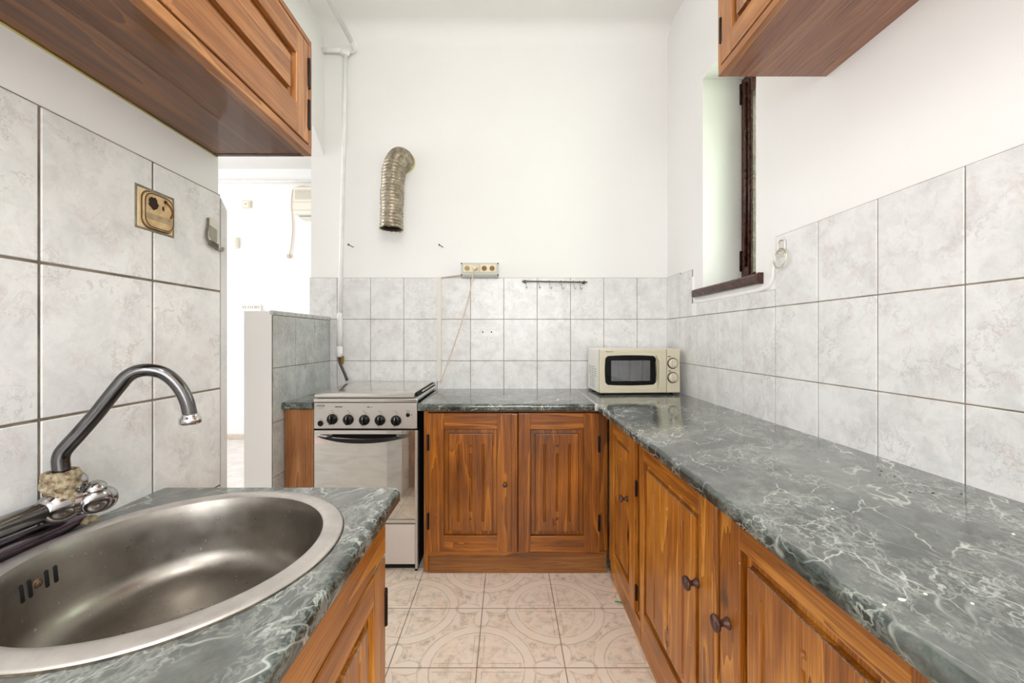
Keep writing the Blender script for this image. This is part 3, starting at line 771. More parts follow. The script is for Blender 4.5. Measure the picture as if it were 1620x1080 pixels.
# spout
p0 = Vector((-.6999, .6316)); de = .70; p1 = Vector(((301-VX)*de/F, de))
pix = [(97.8, 745), (96.5, 735), (96, 726), (98.5, 717), (104, 709), (113, 699), (124.4, 686.7), (140, 669), (155.6, 651), (172, 630), (189, 609), (196, 600.5), (204, 593.5), (213, 588.5), (222, 586), (233, 585), (244, 586), (256, 589), (266.7, 595), (276, 603), (284.4, 613), (291, 624), (296, 636), (299, 648), (300.5, 656)]
sp = []
for px, py in pix:
    k = (px-VX)/F; dv = p1-p0
    t = (k*p0.y - p0.x)/(dv.x - k*dv.y)
    d_ = p0.y + dv.y*t
    sp.append((p0.x+dv.x*t, d_, H-(py-VY)*d_/F))
bm = B(); sweep(bm, smooth_path(sp, 4), .0107, 28)
obj('spout', bm, M_SPOUT, ft, 'curved chrome spout')
e = Vector(sp[-1]); bm = B()
lathe(bm, e+Vector((0, 0, .002)), (.02, .01, -1), [(0, 0), (.0112, 0), (.0125, .002), (.0128, .005), (.0150, .0065), (.0160, .010), (.0160, .0155), (.0145, .0175), (.011, .0175), (.010, .014), (0, .014)], 36)
obj('aerator', bm, M_CHROME, ft)
bm = B()
pts = [(-.7225, y, .8155) for y in (.25, .45, .60, .635, .665, .682, .690)]
sweep(bm, pts, [.0150, .0150, .0150, .0145, .013, .009, .003], 24)
obj('base', bm, M_CHROME_D, ft, 'long dark tarnished chrome base')
bm = B(); blob(bm, (-.7125, .684, .811), (.010, .014, .006), 2)
for j in range(10): blob(bm, (-.7125+random.uniform(-.01, .01), .68+random.uniform(-.015, .015), .806+random.uniform(0, .004)), (.004, .005, .003), 1)
obj('rust_stain', bm, M_LIME, ft, 'rust at the end of the base')
bm = B(); lathe(bm, (-.718, .44, .815), (0, 0, 1), [(.02, 0), (.018, .01), (.016, .03), (.016, .04)], 24); obj('inlet', bm, M_CHROME, ft)

# sink cabinet
XS = -.256
sc_ = thing('base_cabinet', 'pine sink cabinet under the left worktop in the foreground', 'cabinet', (-.5, .4, 0))
bm = B(); xs = XS-th
bx(bm, xs-.02, XS, YN+.05, .845, .668, .767, .002, 2, 0)
bx(bm, xs-.02, xs, YN+.05, .845, .085, .12, .002, 2, 0)
for yy in (.829, .378): bx(bm, xs-.02, xs, yy, yy+.016, .12, .668, .002, 2, 1)
bx(bm, XL+.012, xs-.02, .829, .845, 0, .767, 0, 1, 1); bx(bm, XL+.012, xs-.02, YN+.05, YN+.066, 0, .767, 0, 1, 1)
bx(bm, XL+.012, xs-.02, YN+.066, .829, .09, .106, 0, 1, 1)
obj('carcass', bm, [WL[1], WL[2]], sc_)
bm = B(); bx(bm, xs-.01, xs+.004, YN+.05, .845, 0, .084); obj('plinth', bm, OAKZ, sc_)
door(sc_, '+x', xs, .394, .845, .12, .660, .068, .056, .062, WL, flutes=(.09, .0045, .545, .22, .51, .26, .55, .21), st2=.072, hinges=((.8455, .515, .595), (.8455, .19, .27)), worn=('t',))
door(sc_, '+x', xs, -.048, .388, .12, .660, .068, .056, .062, WL, flutes=(.09, .0045, .545, .22, .51, .26, .55, .21), st2=.072)
bm = B(); bx(bm, XS-.001, XS+.0006, .775, .838, .662, .667); obj('bare_edge', bm, M_BARE, sc_, 'pale worn strip on the rail')

# ================================================================== WALL UNITS
uL = thing('wall_cabinet', 'pine wall cabinet hanging above the sink on the left wall', 'cabinet', (-.62, .5, 1.58))
y0, y1 = .06, 1.024; XU = -.498; xu = XU-th
bm = B()
bx(bm, XL, xu, y0, y1, 1.582, 1.598, .001, 1, 2)
bx(bm, xu-.002, XU, y0, y1, 1.580, 1.600, .002, 2, 0)
bx(bm, xu-.002, XU, y0, y1, 1.855, 1.870, .002, 2, 0)
bx(bm, XL, xu, y0, y1, 1.855, 1.870, .001, 1, 0)
bx(bm, XL, xu, y1-.014, y1, 1.598, 1.855, .001, 1, 1); bx(bm, XL, xu, y0, y0+.014, 1.598, 1.855, .001, 1, 1)
bx(bm, xu-.002, XU, y1-.014, y1, 1.600, 1.855, .001, 1, 1)
bx(bm, XL, XL+.01, y0, y1, 1.598, 1.855, 0, 1, 0)
bx(bm, XL, xu, y1-.0125, y1+.001, 1.5805, 1.590, .001, 1, 3)
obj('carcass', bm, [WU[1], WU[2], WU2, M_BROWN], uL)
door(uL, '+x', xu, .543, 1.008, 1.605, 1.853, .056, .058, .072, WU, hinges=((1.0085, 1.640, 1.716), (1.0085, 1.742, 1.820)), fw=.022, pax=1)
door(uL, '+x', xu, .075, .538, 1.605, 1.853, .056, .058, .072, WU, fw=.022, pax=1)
bm = B(); sweep(bm, [(XL+.001, y0, 1.580), (XL+.001, y1, 1.580)], .0018, 6); obj('glue_line', bm, plain('yellowed_glue', (196, 190, 120), .6), uL, 'yellowed glue line against the wall')

uR = thing('wall_cabinet', 'pine wall cabinet high on the right wall over the window end', 'cabinet', (.81, .8, 1.917))
y0, y1 = .25, 1.232; XU = .644; xu = XU+th
bm = B()
bx(bm, xu, XR, y0, y1, 1.918, 1.934, .001, 1, 2)
bx(bm, XU, xu+.002, y0, y1, 1.917, 1.940, .002, 2, 0)
bx(bm, XU, XR, y0, y1, 2.50, 2.516, .001, 1, 0)
bx(bm, xu, XR, y1-.014, y1, 1.934, 2.5, .001, 1, 1); bx(bm, xu, XR, y0, y0+.014, 1.934, 2.5, .001, 1, 1)
bx(bm, XU, xu+.002, y1-.014, y1, 1.940, 2.5, .001, 1, 1)
bx(bm, XR-.01, XR, y0, y1, 1.934, 2.5, 0, 1, 0)
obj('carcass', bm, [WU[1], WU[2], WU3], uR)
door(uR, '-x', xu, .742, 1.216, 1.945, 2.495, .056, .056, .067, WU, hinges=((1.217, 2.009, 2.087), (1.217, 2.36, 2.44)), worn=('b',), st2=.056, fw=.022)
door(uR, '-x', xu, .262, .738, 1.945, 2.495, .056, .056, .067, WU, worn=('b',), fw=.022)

# ================================================================== COOKER
ck = thing('cooker', 'freestanding steel gas cooker with closed lid and mirrored oven door', 'cooker', (-.68, 2.18, 0))
cxl, cxr, cy = -.929, -.4335, 1.93
bm = B()
bx(bm, cxl, cxl+.012, cy+.02, 2.43, .03, .80); bx(bm, cxr-.012, cxr, cy+.004, 2.43, .0, .80, 0, 1, 0)
bx(bm, cxl, cxr, 2.41, 2.43, .03, .80); bx(bm, cxl+.012, cxr-.012, cy+.05, 2.41, .03, .60)
bx(bm, cxl+.02, cxr-.012, cy+.03, cy+.05, 0, .05)
obj('body', bm, M_BLACKM, ck)
bm = B(); bx(bm, cxl-.001, cxr+.002, cy-.004, 2.435, .811, .828, .004, 3)
bx(bm, cxr-.012, cxr+.003, cy+.01, 2.435, .826, .834, .003)
obj('hob_rim', bm, M_STEEL_L, ck)
bm = B()   # lid with rounded front edge
pl = [(cy+.006, .830), (cy+.001, .834), (cy-.001, .840), (cy+.003, .847), (cy+.010, .8515), (cy+.022, .854), (2.430, .8565), (2.430, .830)]
prism(bm, pl, 0, cxl+.004, cxr-.014)
for f in bm.faces: pass
obj('lid', bm, M_STEEL_L, ck, 'closed steel lid', sm=.7)
bm = B(); bx(bm, cxr-.0135, cxr-.006, cy+.03, 2.42, .832, .8515); obj('lid_gap', bm, M_DARK, ck, 'dark slot beside the lid')
bm = B(); bx(bm, cxr-.008, cxr-.0025, cy+.14, 2.43, .842, .849, .001); obj('lid_hinge_rail', bm, M_STEEL, ck)
bm = B(); bx(bm, cxl, cxr, cy-.001, cy+.03, .684, .808, .003); pn = obj('control_panel', bm, M_STEEL, ck)
org = Vector(ck.location)
def fm(px, py, y): q = P(px, py, cy-.001); return Matrix.Translation(Vector((q.x, y, q.z))-org) @ Matrix.Rotation(PI/2, 4, 'X')
knob0 = None
for i, (px, py) in enumerate(((526, 662.8), (551.4, 663.5), (576.7, 664), (601.4, 664.4), (626.7, 665))):
    q = P(px, py, cy)
    if knob0 is None:
        bm = B()
        lathe(bm, (q.x, cy-.001, q.z), (0, -1, 0), [(0, 0), (.0255, 0), (.0255, .004), (.0235, .010), (.0215, .014), (.018, .016), (0, .016)], 36)
        bx(bm, q.x-.005, q.x+.005, cy-.032, cy-.014, q.z-.021, q.z+.021, .0035, 3)
        bx(bm, q.x-.0008, q.x+.0008, cy-.0325, cy-.03, q.z+.006, q.z+.019, 0, 1, 1)
        knob0 = obj('knob', bm, [M_BLACK, M_WHITEP], ck, 'black control knob'); q0 = q
    else:
        k_ = knob0.copy(); C.objects.link(k_); k_.parent = ck; k_.location = (q.x-q0.x, 0, q.z-q0.z)
for px, py, r in ((507.2, 669.5, .0138), (645.5, 656, .0098)):
    q = P(px, py, cy); bm = B(); lathe(bm, (q.x, cy-.001, q.z), (0, -1, 0), [(0, 0), (r, 0), (r, .003), (r*.85, .006), (r*.4, .0055), (0, .007)], 28)
    obj('button', bm, M_BLACK, ck, 'round black push button')
lettering('lettering', 'ZANUSSI', .0135, fm(507.5, 641.6, cy-.0013), M_BLACK, pn, sx=.72)
lettering('lettering', 'ZCG 552', .006, fm(507.5, 645.2, cy-.0013), plain('grey_print', (110, 106, 102), .5), pn)
bm = B()
M_PRINT = plain('black_print', (40, 38, 38), .5)
def mark(px, py, w, h):
    q = P(px, py, cy); bm = B(); bx(bm, q.x-w/2, q.x+w/2, cy-.0015, cy-.0005, q.z-h/2, q.z+h/2); obj('printed_mark', bm, M_PRINT, pn)
def diamond(px, py, w, h):
    q = P(px, py, cy); bm = B(); prism(bm, [(q.x-w/2, q.z), (q.x, q.z+h/2), (q.x+w/2, q.z), (q.x, q.z-h/2)], 1, cy-.0015, cy-.0005); obj('printed_mark', bm, M_PRINT, pn)
diamond(532, 643.3, .018, .005); diamond(540, 643.3, .018, .005); mark(536, 643.3, .018, .0035); diamond(583, 643.6, .02, .005); mark(588, 644, .012, .0016)
for px, py in ((526, 652), (551.4, 652.5), (576.7, 652.7), (601.4, 653), (626.7, 653)):
    mark(px+1.5, py, .010, .0016); mark(px-.5, py-2.8, .006, .002); mark(px-1.6, py-2.8, .002, .003)
    mark(px-10.5, py+12.5, .0014, .003); mark(px-2, py+22.5, .002, .002)
for a in range(0, 360, 40):
    if a in (80,): continue
    q = P(526+10.8*math.cos(math.radians(a)), 662.8-10.8*math.sin(math.radians(a)), cy); bm = B(); bx(bm, q.x-.0012, q.x+.0012, cy-.0015, cy-.0005, q.z-.0012, q.z+.0012); obj('printed_mark', bm, M_PRINT, pn)
mark(645.5, 649, .014, .0012); mark(645.5, 650.6, .016, .0012); mark(651.5, 656, .004, .004); mark(507, 662.5, .016, .001)
bm = B(); bx(bm, cxl, cxr+.002, cy+.004, cy+.03, .672, .685); obj('vent_gap', bm, M_DARK, ck)
bm = B(); bx(bm, cxl+.001, cxr-.010, cy, cy+.035, .250, .676, .0015, 2); od = obj('oven_door', bm, M_OVEN, ck, 'mirrored oven door')
bm = B(); bx(bm, cxr-.0098, cxr+.0015, cy+.001, cy+.03, .012, .676, .001); obj('side_post', bm, M_STEEL, ck)
bm = B()
hp = []; hr = []
for i in range(25):
    t = i/24; u = 2*t-1
    hp.append((-.9055+ t*(.4375), cy-.012-.030*(1-u*u)**.6, .652-.018*(1-u*u))); hr.append(.0015+.0145*(1-abs(u)**2.4))
sweep(bm, hp, hr, 14, True, 0, .62)
lz = [(-.9055+.4375*t/20, .658-.0*t) for t in range(21)] + [(-.9055+.4375*t/20, .652-.016*(1-(2*t/20-1)**2)) for t in range(20, -1, -1)]
prism(bm, [lz[i] for i in range(3, 18)] + [lz[41-i] for i in range(17, 2, -1)], 1, cy-.0012, cy+.001)  # flat black plate, paints in the dark void behind the bar
for x_ in (-.85, -.525): bx(bm, x_-.008, x_+.008, cy-.025, cy+.001, .640, .652, .002)
obj('handle', bm, M_BLACK, od, 'curved black handle bar, dark void behind it painted black')
bm = B(); bx(bm, -.925, -.868, cy-.0006, cy+.001, .612, .634); obj('sticker', bm, plain('pale_pink_sticker', (236, 214, 208), .5), od, 'faded pinkish sticker')
bm = B(); bx(bm, cxl+.001, cxr-.010, cy-.002, cy+.03, .232, .249, .003); obj('trim_strip', bm, M_STEEL_L, ck)
bm = B(); bx(bm, cxl+.001, cxr-.010, cy, cy+.03, .034, .224, .003); obj('drawer', bm, plain('cooker_drawer_enamel', (204, 196, 188), .4), ck)

# ================================================================== MICROWAVE
mwx, mwy, mth = .494, 2.155, math.radians(3.5)
mw = thing('microwave', 'cream microwave oven with black window in the corner of the worktop', 'microwave', (mwx, mwy, ZT)); mw.rotation_euler = (0, 0, mth)
MW, MD, MH, FT = .443, .252, .238, .012
M_MWC = plain('beige_microwave_plastic', (204, 196, 172), .35)
def mobj(name, bm, mats, parent=mw, label=None, **kw):
    o = obj(name, bm, mats, parent, label, origin=(0, 0, 0), **kw); return o
bm = B(); bx(bm, .001, MW-.004, .030, MD, FT, FT+MH-.001, .004, 3); mobj('casing', bm, M_WHITEP, label='white metal casing')
bm = B(); bx(bm, 0, MW-.075, .0, .031, FT, FT+MH, .006, 3); dr = mobj('door', bm, M_MWC)
bm = B(); bx(bm, MW-.0735, MW, .0, .031, FT, FT+MH, .006, 3); cp = mobj('control_panel', bm, M_MWC)
sc8 = .441/ (1385-325)   # metres per crop pixel
def mu(x): return (x-325)*sc8
def mv(y): return FT + MH - (y-182)*sc8*.98
def rounded(x0, x1, z0, z1, bul, n=10, rr=.012):
    """window outline bulging on every side"""
    pts = []
    for (ax_, az, bx_, bz, nx, nz) in ((x0+rr, z0, x1-rr, z0, 0, -1), (x1, z0+rr, x1, z1-rr, 1, 0), (x1-rr, z1, x0+rr, z1, 0, 1), (x0, z1-rr, x0, z0+rr, -1, 0)):
        for i in range(n+1):
            t = i/n; b_ = bul*(1-(2*t-1)**2); pts.append((ax_+(bx_-ax_)*t+nx*b_, az+(bz-az)*t+nz*b_))
    return pts
bm = B(); prism(bm, rounded(mu(398), mu(1060), mv(655), mv(275), .004), 1, -.0012, .002)
g_ = NT('microwave_black_glass'); g_.set(color=(.002, .002, .002), rough=.04, ior=1.5, spec=.16)
wn = mobj('window', bm, g_.m, dr, 'black glass window')
bm = B(); bx(bm, mu(472), mu(985), -.0017, -.0010, mv(605), mv(335))
g2 = NT('microwave_mesh_glass'); g2.set(color=srgb(48, 48, 50), rough=.03, ior=2.2); mobj('mesh_screen', bm, g2.m, wn, 'grey screened inner window')
bm = B()
prism(bm, [(mu(1060), mv(262)), (mu(1095), mv(290)), (mu(1108), mv(340)), (mu(1116), mv(460)), (mu(1112), mv(580)), (mu(1085), mv(700)), (mu(1075), mv(700)), (mu(1085), mv(580)), (mu(1085), mv(350)), (mu(1060), mv(300))], 1, -.024, .003)
mobj('handle', bm, M_MWC, dr)
bm = B(); bx(bm, mu(1058), mu(1086), -.0012, .001, mv(610), mv(345)); mobj('grip_recess', bm, plain('grip_shade', (160, 150, 126), .5), dr)  # flat patch, darkened to paint in the shade of the grip recess
bm = B()
sweep(bm, smooth_path([(mu(400), -.0005, mv(285)), (mu(520), -.0005, mv(250)), (mu(700), -.0005, mv(228)), (mu(900), -.0005, mv(222)), (mu(1190), -.0005, mv(230))], 6), .0011, 6)
sweep(bm, smooth_path([(mu(390), -.0005, mv(665)), (mu(520), -.0005, mv(695)), (mu(750), -.0005, mv(715)), (mu(1000), -.0005, mv(720)), (mu(1190), -.0005, mv(716))], 6), .0013, 6)
mobj('moulded_lines', bm, M_MWC, dr)
for (x_, z_) in ((1287, 375), (1287, 563)):
    bm = B(); lathe(bm, (mu(x_), -.0005, mv(z_)), (0, -1, 0), [(0, 0), (.0300, 0), (.0300, .0012), (0, .0012)], 40, 1)
    lathe(bm, (mu(x_), -.0005, mv(z_)), (0, -1, 0), [(0, .001), (.0255, .001), (.0250, .008), (.0225, .0095), (0, .0095)], 40, 0)
    bx(bm, mu(x_)-.006, mu(x_)+.006, -.018, -.008, mv(z_)-.022, mv(z_)+.022, .003, 2, 0)
    bx(bm, mu(x_)-.001, mu(x_)+.001, -.0184, -.0175, mv(z_)-.021, mv(z_)-.012, 0, 1, 2)
    mobj('knob', bm, [M_MWC, plain('grey_dial_ring', (52, 54, 60), .4), M_BLACK], cp, 'beige rotary dial with dark ring')
bm = B()
for x_, z_, w_, h_ in ((1240, 285, .016, .004), (1248, 476, .014, .004)): bx(bm, mu(x_)-w_/2, mu(x_)+w_/2, -.0008, .001, mv(z_)-h_/2, mv(z_)+h_/2)
mobj('printed_label', bm, M_BLACK, cp)
bm = B()
for x_, z_, w_ in ((1330, 468, .022), (1265, 640, .020), (1325, 632, .012)): bx(bm, mu(x_)-w_/2, mu(x_)+w_/2, -.0008, .001, mv(z_)-.001, mv(z_)+.001)
mobj('printed_symbols', bm, plain('orange_print', (214, 160, 60), .5), cp)
lettering('lettering', 'Platinum', .0115, Matrix.Translation((mu(450), -.0003, mv(218))) @ Matrix.Rotation(PI/2, 4, 'X'), M_BLACK, dr)
bm = B()
for r_ in range(11):
    for c_ in range(5):
        if (c_ in (0, 4) and r_ > 3) or (c_ == 0 and r_ > 3): continue
        yy = .215-.035*c_*.95; zz = FT+.135-.0125*r_ + (0 if c_ != 4 else -.012)
        if zz < FT+.02: continue
        bx(bm, .0002, .002, yy-.0042, yy+.0042, zz-.0028, zz+.0028)
mobj('vent_holes', bm, M_BLACKM, label='rows of small vent holes')
for (x_, y_) in ((.03, .05), (MW-.03, .05), (.03, .22), (MW-.03, .22)):
    bm = B(); lathe(bm, (x_, y_, 0), (0, 0, 1), [(0, 0), (.010, 0), (.012, FT+.002), (0, FT+.002)], 20); mobj('foot', bm, M_BLACKM)

# ================================================================== BACK WALL ITEMS
YW = D-.0001; YT = D-.0072
# exhaust duct
du = thing('exhaust_duct', 'bent corrugated aluminium exhaust duct sticking out of the back wall', 'duct', (-.632, D, 2.186))
path = [(-.632, D, 2.186), (-.633, 2.415, 2.185), (-.638, 2.365, 2.168), (-.648, 2.332, 2.122), (-.656, 2.318, 2.06), (-.659, 2.308, 1.98), (-.660, 2.302, 1.90), (-.661, 2.300, 1.82), (-.663, 2.300, 1.742)]
pp = smooth_path(path, 40)
L = 0; rad = []; 
for i, q in enumerate(pp):
    if i: L += (pp[i]-pp[i-1]).length
    per = .0085
    ph = (L/.0075) if L < .165 else (.165/.0075 + (L-.165)/.0175)
    saw = abs((ph % 1)-.5)*2
    amp = .0018 if L < .165 else .0032
    rad.append(.0640 + amp*(saw**3*2-1) + .0012*math.sin(L*40))
bm = B(); rg = sweep(bm, pp, rad, 44, False)
for k, v in enumerate(rg[-1]):
    v.co.z += random.uniform(-.008, .004); v.co.x += random.uniform(-.003, .003); v.co.y += random.uniform(-.003, .003)
for k, v in enumerate(rg[-2]): v.co.z += random.uniform(-.003, .002)
rg2 = sweep(bm, pp, [r-.004 for r in rad], 44, False, 1)
for k in range(44): bm.faces.new((rg[-1][k], rg[-1][(k+1) % 44], rg2[-1][(k+1) % 44], rg2[-1][k]))
def duct_mat():
    n = NT('corrugated_aluminium'); v = n.coord(); f = n.noise(v, 40, 5, .7)
    n.set(color=n.mix(n.map(f, .35, .7), srgb(186, 176, 158), srgb(112, 100, 80)), metal=.75)
    n.set(rough=n.map(f, .3, .7, .26, .45)); n.bump(n.noise(v, 120, 4), .3, .002); return n.m
obj('hose', bm, [duct_mat(), plain('duct_inside', (74, 62, 54), .6, .5)], du)
bm = B(); lathe(bm, (-.632, D, 2.186), (0, -1, 0), [(.062, 0), (.069, 0), (.070, .004), (.067, .008), (.062, .008)], 44)
obj('wall_collar', bm, mottled('foam_sealant', (186, 178, 110), (214, 208, 160), 60, .8), du, 'yellowish foam ring at the wall')

# white painted heating pipes
yp = D-.030
pp_ = thing('riser_pipe', 'thin white painted pipe running down the back wall to the cooker', 'pipe', (-.99, yp, 1.0))
bm = B(); sweep(bm, [(-.977, yp, 2.845), (-.985, yp, 2.3), (-1.000, yp, 1.7), (-1.0080, yp, 1.26)], .0128, 20); sweep(bm, [(-1.0080, yp, 1.27), (-1.0100, yp, 1.262), (-1.0122, yp, 1.06)], [.0128, .0165, .0170], 20); sweep(bm, [(-1.0122, yp, 1.068), (-1.0125, yp, 1.004)], .0190, 8)
obj('pipe', bm, M_PIPE, pp_)
bm = B(); bx(bm, -1.006, -.990, yp-.004, yp+.012, .96, 1.01, .002); obj('valve', bm, plain('old_brass', (132, 100, 48), .4, .6), pp_, 'small brass valve')
bm = B(); sweep(bm, smooth_path([(-1.014, yp, 1.005), (-1.012, yp, .975), (-.995, yp, .935), (-.978, yp, .895), (-.965, yp+.0, .862)], 6), .0075, 12)
obj('gas_hose', bm, plain('dark_hose', (54, 44, 42), .4), pp_, 'dark hose bending behind the cooker')
for zz in (2.80, ):
    bm = B(); blob(bm, (-.978, yp, 2.838), (.030, .020, .026)); obj('tee_joint', bm, M_PIPE, pp_)
hpz = thing('ceiling_pipe', 'white painted pipe bending from the back wall along the ceiling', 'pipe', (-.92, yp, 2.85))
bm = B(); sweep(bm, [(-1.117, yp, 2.851), (-.955, yp, 2.851)], .0150, 20)
sweep(bm, smooth_path([(-.955, yp, 2.851), (-.935, yp, 2.851), (-.918, yp-.01, 2.851), (-.912, yp-.035, 2.851), (-.912, yp-.08, 2.850)], 6), .0165, 20)
sweep(bm, [(-.912, yp-.07, 2.850), (-.912, YB, 2.835)], .0150, 20)
obj('pipe', bm, M_PIPE, hpz)

# nails
for k, (a, b, lab) in enumerate((((559, 391), (551.2, 386.8), 'dark nail in the back wall left of the duct'), ((701, 391), (694.6, 387), 'bent dark nail in the back wall above the socket box, right of the duct'))):
    A = P(a[0], a[1], D); Bp = P(b[0], b[1], D-.055 if k == 0 else D-.02)
    bm = B(); sweep(bm, [A+Vector((0, .01, 0)), A, Bp], .0022, 8); dv = (Bp-A).normalized()
    lathe(bm, Bp, dv, [(0, -.001), (.0055, -.001), (.0055, .001), (0, .0015)], 12)
    solo('nail', bm, M_BLACKM, lab, 'nail', A)

# socket box
q0 = P(729.5, 415.5, 2.412); q1 = P(788.5, 437, 2.412)
sb = thing('socket_box', 'grey surface-mounted box with four cream power sockets on the back wall', 'socket', ((q0.x+q1.x)/2, D, q1.z))
bm = B(); prism(bm, [(2.412, q1.z+.010), (2.412, q0.z), (D, q0.z+.002), (D, q1.z-.006), (2.425, q1.z-.006)], 0, q0.x, q1.x)
bmesh.ops.bevel(bm, geom=list(bm.edges), offset=.003, segments=2, affect='EDGES')
box = obj('box', bm, plain('grey_plastic', (186, 186, 178), .45), sb)
k6 = 1/6.75
def sx(x): return (700+x*k6-VX)*2.412/F
def sz(y): return H-(400+y*k6-VY)*2.412/F
for a, b in ((222, 388), (404, 570)):
    bm = B(); bx(bm, sx(a), sx(b), 2.4085, 2.414, sz(205), sz(124), .0015); obj('socket_plate', bm, plain('yellowed_cream', (222, 210, 182), .4), sb, 'yellowed cream double socket plate')
for i, a in enumerate((263, 350, 447, 530)):
    bm = B(); o = (sx(a), 2.4082, sz(165))
    lathe(bm, o, (0, -1, 0), [(.0185, -.0), (.0185, .0012), (.0165, .0016), (.0158, .0004), (0, .0004)], 32, 0)
    lathe(bm, (o[0], o[1], o[2]), (0, -1, 0), [(0, .0006), (.0150, .0006), (.0152, .0002)], 32, 1)
    for s_ in (-1, 1): lathe(bm, (o[0]+s_*.0065, o[1], o[2]), (0, -1, 0), [(0, .0012), (.0024, .0012), (.0025, .0)], 10, 2)
    obj('socket', bm, [plain('yellowed_cream_rim', (222, 206, 170), .4), plain('socket_well', (140, 112, 72), .6) if i else plain('socket_well_pale', (176, 160, 130), .6), M_BLACKM], sb)
for a in (203, 592):
    for b in (112, 234):
        bm = B(); lathe(bm, (sx(a), 2.4125, sz(b)), (0, -1, 0), [(0, .002), (.0042, .0015), (.0045, 0)], 16); obj('screw', bm, M_BLACKM, sb, 'black corner screw')
pc = thing('power_cable', 'beige plug and cable dangling from the wall socket down to the cooker', 'cable', (sx(340), 2.40, sz(170)))
bm = B(); lathe(bm, (sx(347), 2.4075, sz(162)), (0, -1, 0), [(0, 0), (.0165, 0), (.0165, .014), (.013, .022), (.007, .030), (0, .031)], 28)
bx(bm, sx(347)-.005, sx(347)+.005, 2.376, 2.392, sz(162)-.012, sz(162)+.010, .002)
obj('plug', bm, plain('beige_plug', (222, 204, 176), .4), pc)
bm = B(); pts = [(sx(340), 2.385, sz(180)), P(748.6, 434, 2.395), P(744, 458, 2.405), P(738, 482, 2.41), P(730, 510, 2.415), P(720, 540, 2.42), P(709, 572, 2.425), P(700, 596, 2.43), P(696, 606, 2.432)]
sweep(bm, smooth_path(pts, 8), .0030, 10); obj('cord', bm, plain('beige_cord', (214, 192, 170), .5), pc)
ct = thing('cable_trunking', 'cream cable cover running down the tiles from the socket box', 'cable cover', (-.42, YT, .85))
bm = B(); a = P(691, 438, YT-.008); b = P(698, 606, YT-.008)
bx(bm, a.x, b.x, YT-.012, YT+.001, .855, a.z, .002); bx(bm, a.x+.009, a.x+.0105, YT-.0135, YT-.011, .855, a.z-.01); obj('cover', bm, plain('pale_cable_cover', (214, 210, 202), .4), ct)
bm = B(); sweep(bm, smooth_path([P(691, 440, YT-.006), P(696, 439.5, YT-.006), P(712, 437.5, YT-.006), P(722, 436.3, YT-.006), P(731, 435.6, YT-.006)], 4), .0045, 10)
obj('cable', bm, plain('grey_cable', (186, 178, 168), .5), ct)

# two drilled holes
for k, px in enumerate((763.8, 777.5)):
    q = P(px, 525.2, YT); bm = B(); lathe(bm, (q.x, YT+.0003, q.z), (0, -1, 0), [(0, .0007), (.0040, .0007), (.0046, .0)], 14)
    o = obj('drill_hole', bm, M_DARK, wb, 'small dark drilled hole')

# hook rail
hr_ = thing('hook_rail', 'thin dark metal hook rail on the tiles near the top edge', 'rail', (.28, YT, 1.46))
a = P(826, 444.6, 2.425); b = P(929, 446.2, 2.425)
bm = B(); sweep(bm, [a, a+Vector((.012, 0, 0)), b-Vector((.012, 0, 0)), b], .0042, 12)
obj('bar', bm, plain('aged_iron', (86, 74, 66), .35, .7), hr_)
for t_ in (.050, .955):
    q = a.lerp(b, t_); bm = B(); lathe(bm, (q.x, YT, q.z), (0, -1, 0), [(0, 0), (.010, 0), (.010, .004), (.005, .006), (.005, .02), (0, .021)], 18); blob(bm, q, (.010, .007, .009), 2)
    obj('bracket', bm, plain('aged_iron_bracket', (96, 84, 74), .35, .7), hr_)
words = ['leftmost', 'second from left', 'third from left', 'fourth from left', 'fifth from left', 'rightmost']
sh0 = None; M_SH = plain('steel_hook', (150, 142, 134), .25, .9)
for i, px in enumerate((832.3, 853, 869, 887.4, 907.4, 917.3)):
    q = a.lerp(b, (px-826)/103.0)
    if sh0 is None:
        pts = [Vector((0, .006, -.004)), Vector((0, .0055, .003)), Vector((0, 0, .0062)), Vector((0, -.0055, .003)), Vector((0, -.007, -.012)), Vector((0, -.007, -.030)), Vector((.002, -.009, -.040)), Vector((.004, -.014, -.043)), Vector((.005, -.018, -.038)), Vector((.005, -.019, -.031))]
        bm = B(); sweep(bm, smooth_path(pts, 5), .0017, 8)
        me_o = obj('hook', bm, M_SH, None, origin=(0, 0, 0)); sh0 = me_o; c = me_o
    else: c = sh0.copy(); C.objects.link(c)
    c.location = q; c.rotation_euler = (0, 0, (.0, 0, .5, .9, .4, .5)[i])
    c['label'] = 'small steel hook on the dark rail, %s of six' % words[i]; c['category'] = 'hook'; c['group'] = 'steel hooks on the wall rail'

# ================================================================== SIDE WALL ITEMS
rh = thing('towel_hook', 'chrome stick-on hook holding two thin rings on the right wall tiles', 'hook', (XR-.007, 1.41, 1.40))
bm = B(); xw = XR-.0072
sweep(bm, smooth_path([(xw-.002, 1.436, 1.42), (xw-.002, 1.437, 1.452), (xw-.002, 1.428, 1.464), (xw-.003, 1.408, 1.464), (xw-.004, 1.400, 1.455), (xw-.005, 1.400, 1.43), (xw-.010, 1.405, 1.415), (xw-.016, 1.415, 1.42)], 6), .0022, 8)
bx(bm, xw-.0015, xw, 1.404, 1.432, 1.405, 1.458, .0005)
obj('hook_plate', bm, plain('clear_hook_plastic', (216, 212, 204), .2, .3), rh)
for k, (dy, col) in enumerate(((0.0, (196, 184, 140)), (-.010, (206, 204, 200)))):
    bm = B(); sweep(bm, [(xw-.010-.004*k+.003*math.sin(2*PI*j/40), 1.418+dy+.030*math.cos(2*PI*j/40), 1.399+.034*math.sin(2*PI*j/40)) for j in range(41)], .0016, 8, False)
    obj('ring', bm, plain('ring_metal_%d' % k, col, .2, .7), rh, 'thin metal ring')

